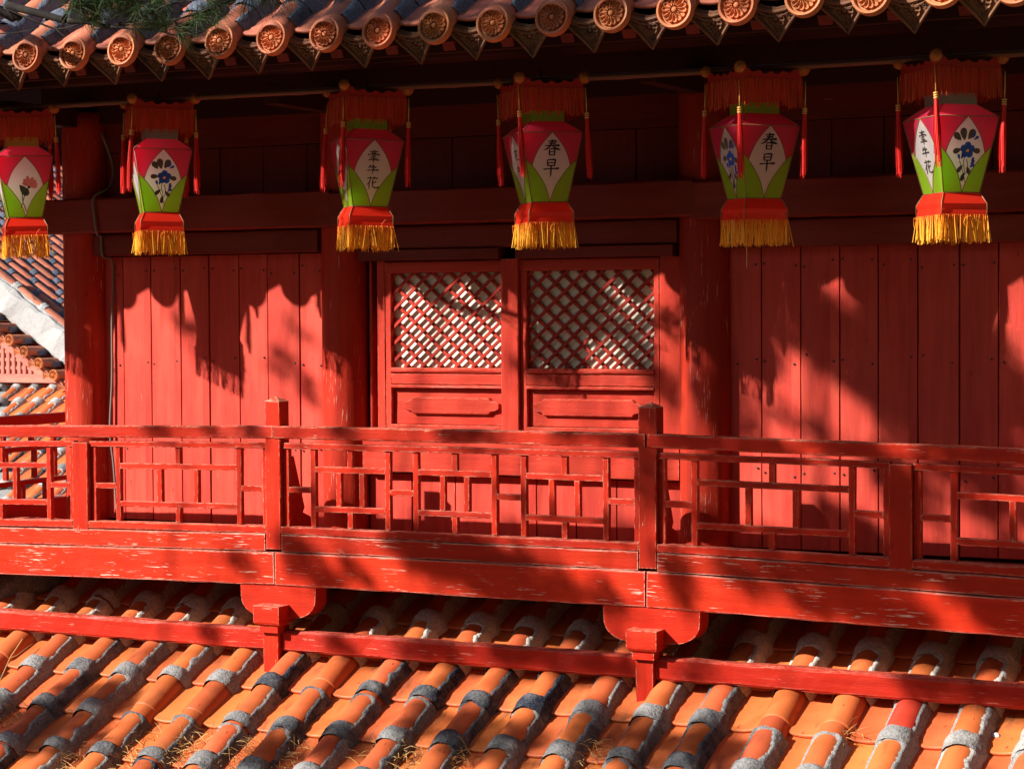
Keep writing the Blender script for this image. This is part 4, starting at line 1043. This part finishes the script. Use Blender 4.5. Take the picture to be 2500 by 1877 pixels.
for li, (lx, lzv, turn, neck, front, left, label) in enumerate(LANT):
    rnd = random.Random(li + 40)
    a = math.radians(-90 + turn)                       # direction of face 0 (the wide one)
    mw = Matrix.Translation((lx, 0.15 if li == 7 else LY, lzv)) @ Matrix.Rotation(a, 4, 'Z') @ Matrix.Rotation(rnd.uniform(-.07, .07), 4, 'Z') @ Matrix.Rotation(rnd.uniform(-.028, .028), 4, 'X') @ Matrix.Rotation(rnd.uniform(-.02, .02), 4, 'Y')
    t = thing('lantern', label, 'lantern', group='silk lanterns hanging from the pole under the eaves', mw=mw)
    # face k points along local angle k*90deg: 0 = wide right face, 3 = narrow left face
    sh = link('shoulder', LMESH['shoulder'], M['pink'], t, mw)
    link('collar', LMESH['neck'], M[neck], t, mw)
    link('base', LMESH['base'], M['red'], t, mw)
    cap = link('cap', LMESH['cap'], M['capred'], t, mw); link('crest', LMESH['crest'], M['capred'], cap, mw)
    link('fringe', LMESH['fr1' if li % 2 else 'fr1b'], M['fringe_y'], t, mw)
    link('cap_fringe', LMESH['fr2'], M['fringe_o'], cap, mw)
    link('wire_frame', LMESH['trim'], M['trim'], t, mw)
    h = link('handle', LMESH['handle'], M['wire'], t, mw); link('hook', LMESH['hook'], M['wire'], h, mw)
    for k in range(4):
        pp = link('painted_panel', LMESH['white%d' % k], M['white'], t, mw)
        for s in (-1, 1):
            link('leaf_panel', LMESH['leaf%d%d' % (k, s)], M['leaf'], t, mw); link('pink_panel', LMESH['pink%d%d' % (k, s)], M['pink'], t, mw)
        art = front if k in (0, 2) else left
        if art == 'lotus': paint_lotus(k, pp, mw)
        elif art == 'glory': paint_morning_glory(k, pp, mw, li)
        elif art == 'qnh': link('lettering', lettering(['qian', 'niu', 'hua'], k, 0.068, 0.016, 0.325), M['ink'], pp, mw)
        elif art == 'cz': link('lettering', lettering(['chun', 'zao'], k, 0.088, 0.020, 0.345), M['ink'], pp, mw)
        elif art == 'hua2': link('lettering', lettering(['hua', 'niu'], k, 0.06, 0.03, 0.30), M['ink'], pp, mw)
        elif art == 'red':
            mb = MB(); [petal(mb, k, 0, 0.2, i * 1.25, 0.035, 0.014, 0.002) for i in range(5)]; link('flower_painting', mb.mesh(), M['lotus'], pp, mw)
    for i in range(4):
        an = PI / 4 + i * PI / 2; c_, s_ = math.cos(an) * 0.187 * 1.4142, math.sin(an) * 0.187 * 1.4142
        link('pompom', POMS[i % 2], M['pom'], cap, mw @ Matrix.Translation((c_ * 1.02, s_ * 1.02, 0.80 + rnd.uniform(-.01, .01))) @ Matrix.Rotation(i, 4, 'Z'))
        tm, cm = TASS[(i + li) % 3]
        tw = mw @ Matrix.Translation((c_ * 1.05, s_ * 1.05, 0.600 + rnd.uniform(-.015, .015))) @ Matrix.Rotation(rnd.uniform(-.05, .05), 4, 'X') @ Matrix.Rotation(rnd.uniform(-.05, .05), 4, 'Y')
        ts = link('tassel', tm, M['tassel'], t, tw); link('tassel_cord', cm, M['gold'], ts, tw)
    
    if li == 4:
        mb = MB(); tube(mb, smooth_pts([(0.131, -0.115, 0.0), (0.134, -0.118, -0.12), (0.132, -0.116, -0.19), (0.137, -0.119, -0.25)], 3), 0.0018, 4); link('loose_thread', mb.mesh(), M['gold'], t, mw)
# pole they hang from
mb = MB(); pts = []; rad = []
for i in range(121):
    x = -4.6 + 9.0 * i / 120; pts.append((x, LY, 6.642 - 0.006 * x - 0.004 * math.sin(x * 1.3))); rad.append(0.017 + (0.003 if i % 7 == 0 else 0))
tube(mb, pts, rad, 8)
thing('bamboo_pole', 'thin brown bamboo pole running under the eaves above the lanterns', 'pole', mesh=mb.mesh(True), mat=M['bamboo'])
# cable down beside the corner column
mb = MB(); cp = smooth_pts([(-3.02, -0.12, 6.55), (-2.98, -0.06, 6.35), (-2.97, -0.10, 6.2), (-3.02, -0.215, 6.12), (-3.015, -0.215, 5.98), (-3.0, -0.21, 5.875), (-3.04, -0.115, 5.86), (-3.03, -0.115, 5.73), (-3.02, -0.02, 5.68), (-3.03, -0.02, 5.3), (-3.035, -0.02, 4.9), (-3.05, -0.03, 4.55), (-3.03, -0.02, 4.3), (-3.01, -0.02, 3.96)], 5)
tube(mb, cp, 0.0085, 6)
thing('electric_cable', 'thin grey cable hanging down the wall beside the corner column', 'cable', mesh=mb.mesh(True), mat=M['cable'])

# ================================================================== pine
pine = thing('pine_tree', 'pine tree whose dark branch with long green needles reaches across the upper left roof', 'tree', (-13.5, -9.5, 0))
R_ = random.Random(11)
mb = MB(); trunk = smooth_pts([(-13.5, -9.5, 0), (-13.4, -9.4, 5), (-12.8, -9.2, 10), (-11.0, -8.8, 14), (-7.5, -8.2, 16), (-3.5, -7.8, 16.6), (0.5, -7.6, 16.2)], 5)
tube(mb, trunk, [0.26 - 0.20 * i / (len(trunk) - 1) for i in range(len(trunk))], 10); link('trunk', mb.mesh(True), M['bark'], pine)
def needle_mesh(tufts):
    """tufts: (point, direction, count, length, spread, width)"""
    v, f = [], []
    for p, d, n, ln, sp_, wd in tufts:
        d = d.normalized()
        for _ in range(n):
            e = (d + Vector((R_.gauss(0, sp_), R_.gauss(0, sp_), R_.gauss(0, sp_)))).normalized()
            q = p + d * R_.uniform(-0.06, 0.03); l = ln * R_.uniform(0.7, 1.15)
            s_ = e.cross(Vector((R_.gauss(0, 1), R_.gauss(0, 1), R_.gauss(0, 1)))).normalized() * wd
            dr = Vector((0, 0, -0.12 * l)); b = len(v)
            m1 = q + e * l * 0.55; t1 = q + e * l + dr
            v += [q - s_, q + s_, m1 + s_ * 0.9, m1 - s_ * 0.9, t1]; f += [[b, b + 1, b + 2, b + 3], [b + 3, b + 2, b + 4]]
    return mk(v, f)
# the branch in the picture
YP = -2.15
def bp(px, py, dy=0.0): return at(px, py, YP + dy)
mbb = MB(); tufts = []
main = smooth_pts([Vector((-11.5, -8.9, 13.4)), Vector((-8.0, -5.2, 12.0)), Vector((-5.0, -3.0, 8.9)), bp(-60, -8), bp(20, 14), bp(105, 36), bp(160, 50), bp(215, 55), bp(270, 66), bp(325, 52), bp(420, 50), bp(490, 30), bp(530, 22)], 4)
nm_ = len(main); tube(mbb, main, [0.065 - 0.037 * (i / (nm_ - 1)) / 0.22 if i < nm_ * 0.22 else max(0.006, 0.028 * (1 - (i / (nm_ - 1) - 0.22) / 0.78)) for i in range(nm_)], 8)
sub = [([(10, 20), (70, 45), (130, 70), (165, 68), (205, 55), (225, 40)], 0.008), ([(150, 48), (165, 30), (172, 12), (178, -15)], 0.010), ([(270, 66), (310, 70), (345, 72), (385, 75), (430, 88), (470, 84), (495, 78), (520, 60)], 0.007),
       ([(215, 55), (240, 30), (262, -5)], 0.008), ([(325, 52), (370, 32), (410, 12), (470, 2), (520, -10)], 0.009), ([(420, 50), (440, 70), (430, 86)], 0.005), ([(345, 72), (370, 60), (400, 66)], 0.005),
       ([(0, 83), (35, 81), (70, 75), (95, 68)], 0.004), ([(0, 50), (18, 44), (32, 32)], 0.003), ([(135, 70), (150, 84), (160, 92)], 0.004), ([(490, 30), (545, 10), (590, -6), (630, -10)], 0.007), ([(270, 66), (232, 72), (222, 66)], 0.004)]
for pts, r in sub:
    P_ = smooth_pts([bp(x, y, R_.uniform(-0.05, 0.05)) for x, y in pts], 3); tube(mbb, P_, [r * (1 - 0.6 * i / (len(P_) - 1)) for i in range(len(P_))], 5)
link('branch', mbb.mesh(True), M['bark'], pine)
for px, py, n, ln in ((178, 22, 70, 0.13), (200, 8, 90, 0.14), (225, 10, 100, 0.15), (250, 18, 110, 0.14), (262, 2, 90, 0.14), (240, 34, 90, 0.12), (275, 30, 80, 0.12), (300, 15, 90, 0.13), (320, 5, 80, 0.13), (350, 25, 80, 0.12), (375, 12, 80, 0.13), (395, 4, 70, 0.13),
                      (232, 66, 45, 0.11), (215, 58, 40, 0.10), (340, 66, 60, 0.10), (370, 66, 60, 0.11), (400, 70, 50, 0.10), (428, 86, 50, 0.10), (455, 78, 40, 0.11), (500, 38, 80, 0.11), (520, 28, 60, 0.12), (480, 60, 50, 0.12), (540, 14, 45, 0.13),
                      (600, -8, 60, 0.17), (630, -6, 80, 0.18), (655, -18, 50, 0.18), (700, -40, 60, 0.17), (570, -5, 40, 0.14), (510, 65, 30, 0.11), (120, -20, 60, 0.14), (160, -25, 60, 0.14), (190, -8, 60, 0.13)):
    d = Vector((R_.gauss(0.3, 0.5), R_.gauss(-0.1, 0.4), R_.gauss(-0.15 if py < 0 else 0.25, 0.45)))
    for _ in range(2):
        tufts.append((bp(px + R_.uniform(-14, 14), py + R_.uniform(-18, 0), R_.uniform(-0.12, 0.12)), d + Vector((R_.gauss(0, .5), R_.gauss(0, .5), R_.gauss(0, .5))), int(n * 1.45), ln * 1.2, 0.6, 0.0010))
link('needles', needle_mesh(tufts), M['needle'], pine)['kind'] = 'stuff'
# boughs above and left of the picture that throw the dappled shade
K = 1.1302
SHADE = [  # x0,y0,x1,y1 (photo, 2212 wide), plane, radius, depth of foliage
 (385, 660, 470, 790, 0, .055, .8), (600, 780, 690, 850, 0, .06, .8), (640, 700, 660, 740, 0, .03, .5),
 (1560, 640, 1630, 760, 0, .15, 1.6), (1730, 690, 1960, 845, 0, .18, 3.0), (1900, 720, 2130, 900, 0, .22, 3.0), (1940, 880, 2150, 980, 0, .17, 3.0), (1730, 660, 1800, 700, 0, .08, 2.4), (1900, 640, 1960, 700, 0, .10, 2.2), (2000, 680, 2120, 800, 0, .2, 2.2), (1585, 860, 1620, 930, 0, .06, 1.5), (1640, 870, 1800, 935, 0, .03, 1.0),
 (1920, 1000, 2000, 1090, 0, .12, 2.0), (2080, 1000, 2200, 1100, 0, .16, 2.0), (2170, 820, 2230, 950, 0, .14, 2.0), (1760, 660, 1780, 720, 0, .08, 1.6),
 (1375, 760, 1480, 880, 0, .05, 1.6), (1140, 790, 1260, 840, 0, .045, 1.2),
 (1390, 870, 1560, 950, -.83, .085, 1.8), (1570, 955, 1700, 965, -.83, .05, 1.2), (1780, 965, 1900, 975, -.83, .07, 2.2), (2010, 985, 2240, 1000, -.83, .08, 2.2), (325, 905, 350, 935, -.83, .03, 1.6), (440, 910, 462, 935, -.83, .025, 1.4), (530, 910, 555, 935, -.83, .03, 1.4), (735, 915, 760, 945, -.83, .035, 1.8), (950, 920, 1045, 945, -.83, .045, 1.6),
 (1440, 1000, 1900, 1120, -.83, .15, 1.0), (1640, 1120, 1900, 1190, -.83, .10, 1.4), (1930, 1000, 1950, 1200, -.83, .07, 2.0), (2000, 1100, 2240, 1200, -.83, .13, 1.8), (1385, 960, 1395, 1090, -.83, .06, 1.3), (640, 1000, 680, 1120, -.83, .06, 1.0), (1060, 1060, 1360, 1140, -.83, .06, .8),
 (620, 1180, 720, 1265, -.83, .075, 1.8), (860, 1165, 1170, 1265, -.83, .12, 2.4), (740, 1200, 800, 1270, -.83, .03, 1.0), (1190, 1240, 1260, 1300, -.83, .045, 1.4), (1440, 1190, 1500, 1300, -.83, .045, 1.6), (1570, 1215, 1640, 1275, -.83, .05, 1.6), (1660, 1200, 1790, 1330, -.83, .055, 1.8), (1740, 1210, 2240, 1250, -.83, .07, 2.2), (1790, 1280, 1990, 1340, -.83, .085, 2.4), (2100, 1290, 2240, 1350, -.83, .09, 2.4), (2040, 1250, 2240, 1270, -.83, .05, 2.0),
 (500, 1190, 560, 1250, -.83, .03, .8), (1300, 1270, 1330, 1330, -.83, .06, 1.2),
 (725, 1385, 760, 1400, -.85, .035, 1.4), (870, 1390, 1010, 1405, -.85, .04, 1.6), (1050, 1395, 1370, 1430, -.85, .065, 2.0), (1960, 1470, 2240, 1500, -.85, .06, 2.2), (440, 1350, 470, 1370, -.85, .03, 1.2), (1480, 1440, 1540, 1455, -.85, .03, 1.0),
 (900, 1180, 1180, 1290, -.83, .10, 2.4), (1560, 1010, 1900, 1050, -.83, .05, 1.4), (2110, 700, 2130, 900, 0, .12, 1.6), (1960, 640, 2080, 680, 0, .10, 1.6), (1450, 1110, 1640, 1180, -.83, .07, 1.4), (1190, 920, 1380, 940, -.83, .035, 1.2),
 (30, 1570, 280, 1650, -1.5, .17, 2.2), (200, 1500, 330, 1560, -1.2, .10, 1.8), (560, 1610, 640, 1660, -1.6, .10, 1.8), (860, 1510, 1150, 1640, -1.4, .16, 1.2), (1150, 1500, 1480, 1640, -1.4, .16, 1.2), (1480, 1560, 1600, 1650, -1.3, .1, 1.2), (700, 1560, 800, 1660, -1.5, .10, 1.2),
 (290, 20, 420, 95, -1.55, .12, .9), (640, 20, 960, 70, -1.5, .14, 1.6), (960, 10, 1330, 50, -1.5, .14, 1.5), (1330, 10, 1480, 30, -1.5, .1, 1.2), (1580, -10, 1680, 20, -1.5, .1, 1.0),
]
tufts = []; ends = []
for x0, y0, x1, y1, Y, r, dep in SHADE:
    t = R_.uniform(9.0, 11.0)
    r += 0.035
    a = at(x0 * K, y0 * K, Y) + TOSUN * t; b_ = at(x1 * K, y1 * K, Y) + TOSUN * t
    ln = (b_ - a).length; area = 2 * r * ln + PI * r * r; n = int(area * dep * (2.1 if Y < -0.5 else 1.7) / 0.00042)
    ends.append((a, b_, r))
    for _ in range(max(1, n // 14)):
        c = a.lerp(b_, R_.random()); th = R_.uniform(0, 2 * PI); rr = r * 0.92 * math.sqrt(R_.random())
        e1 = TOSUN.orthogonal().normalized(); e2 = TOSUN.cross(e1)
        p = c + e1 * (rr * math.cos(th)) + e2 * (rr * math.sin(th)) + TOSUN * R_.uniform(-0.25, 0.25)
        tufts.append((p, Vector((R_.gauss(0, 1), R_.gauss(0, 1), R_.gauss(0.2, 0.6))), 14, 0.065, 0.8, 0.0055))
for cx_, cy_, cz_, rx, rz in ((3.4, -4.2, 8.9, 1.3, 0.6), (5.2, -4.8, 8.6, 1.4, 0.7), (4.6, -3.2, 9.4, 1.3, 0.6), (6.6, -4.0, 8.2, 1.3, 0.9), (2.4, -5.4, 10.6, 1.3, 0.5), (5.0, -6.6, 9.6, 1.6, 0.8)):  # foliage added out of view at right to cut sky light on the wall
    for _ in range(420):
        p = Vector((cx_ + R_.gauss(0, rx * 0.5), cy_ + R_.gauss(0, rx * 0.5), cz_ + abs(R_.gauss(0, rz))))
        tufts.append((p, Vector((R_.gauss(0, 1), R_.gauss(0, 1), R_.gauss(0.2, 0.6))), 9, 0.13, 0.7, 0.005))
    ends.append((Vector((cx_ - 0.5, cy_, cz_ + 0.4)), Vector((cx_ + 0.8, cy_, cz_ + 0.2)), 0.1))
link('needles', needle_mesh(tufts), M['needle'], pine)['kind'] = 'stuff'
mbb = MB()
for a, b_, r in ends:
    tp = min(trunk, key=lambda q: (Vector((q.x, q.y, 0)) - Vector((a.x, a.y, 0))).length if q.z > 12 else 99)
    P_ = smooth_pts([tp, tp.lerp(a, 0.5) + Vector((0.1, 0.1, 0.2)), a, b_], 4); tube(mbb, P_, [0.016 * (1 - 0.8 * i / (len(P_) - 1)) for i in range(len(P_))], 5)
link('bough', mbb.mesh(True), M['bark'], pine)
# needles and straw caught between the tiles
v, f = [], []
GR = [(60, 1560, 0.14), (330, 1640, 0.22), (400, 1640, 0.2), (455, 1650, 0.25), (240, 1640, 0.15), (620, 1650, 0.16), (830, 1640, 0.14), (860, 1655, 0.12), (1290, 1640, 0.10), (20, 1570, 0.12), (1830, 1600, 0.05), (560, 1630, 0.14), (480, 1600, .1), (160, 1650, .15), (1000, 1655, .1)]
for px, py, r in GR:
    d = CF + CR * ((px * K - 1250) / FPX) - CU * ((py * K - 938.5) / FPX)
    tt = (lz(0) + LS * CC.y - CC.z) / (d.z - LS * d.y); c = CC + d * tt
    for _ in range(int(480 * r)):
        p = c + Vector((R_.gauss(0, r * 0.6), R_.gauss(0, r * 0.45), 0)); p.z = lz(p.y) + 0.015 + abs(R_.gauss(0, 0.02))
        fx = ((p.x - 0.31 - 0.17) / 0.3515) % 1.0
        p.x += (0.5 - abs(fx - 0.5)) * 0.0
        e = Vector((R_.gauss(0, 1), R_.gauss(-.3, 1), R_.gauss(0.15, 0.45))).normalized(); l = R_.uniform(0.04, 0.13); s_ = e.orthogonal().normalized() * 0.0016
        bb = len(v); q = p + e * l * 0.5 + Vector((0, 0, R_.uniform(0, 0.02))); v += [p - s_, p + s_, q + s_, q - s_, p + e * l]; f += [[bb, bb + 1, bb + 2, bb + 3], [bb + 3, bb + 2, bb + 4]]
st_ = link('fallen_needles', mk(v, f), M['straw']); st_['kind'] = 'stuff'; st_['label'] = 'dry brown pine needles caught between the lower roof tiles'
# small pale stone lying on a pan tile at the right
def onroof(px, py, up=0.0):
    d = CF + CR * ((px - 1250) / FPX) - CU * ((py - 938.5) / FPX)
    return CC + d * ((lz(0) + up + LS * CC.y - CC.z) / (d.z - LS * d.y))
mb = MB(); lathe(mb, [(0.001, -0.012), (0.018, -0.008), (0.024, 0.0), (0.016, 0.012), (0.001, 0.016)], 9)
for q in mb.v: q *= 1 + 0.5 * _n(q.x * 60, q.y * 60, q.z * 60)
thing('small_stone', 'small white stone lying on an orange pan tile near the right edge', 'stone', mesh=mb.mesh(), mat=M['stone'], mw=Matrix.Translation(onroof(2433, 1795, 0.0)))
# bare twig lying at the left edge of the roof
mb = MB(); P_ = [onroof(55, 1560, 0.10), onroof(35, 1590, 0.09), onroof(25, 1605, 0.085), onroof(0, 1660, 0.08)]
tube(mb, smooth_pts(P_, 3), [0.006 - 0.0003 * i for i in range(10)], 5); tube(mb, [onroof(25, 1605, 0.085), onroof(40, 1600, 0.085), onroof(80, 1570, 0.09)], 0.002, 4)
thing('dry_twig', 'pale dry twig lying across the roof tiles at the left edge', 'twig', mesh=mb.mesh(True), mat=M['straw'])
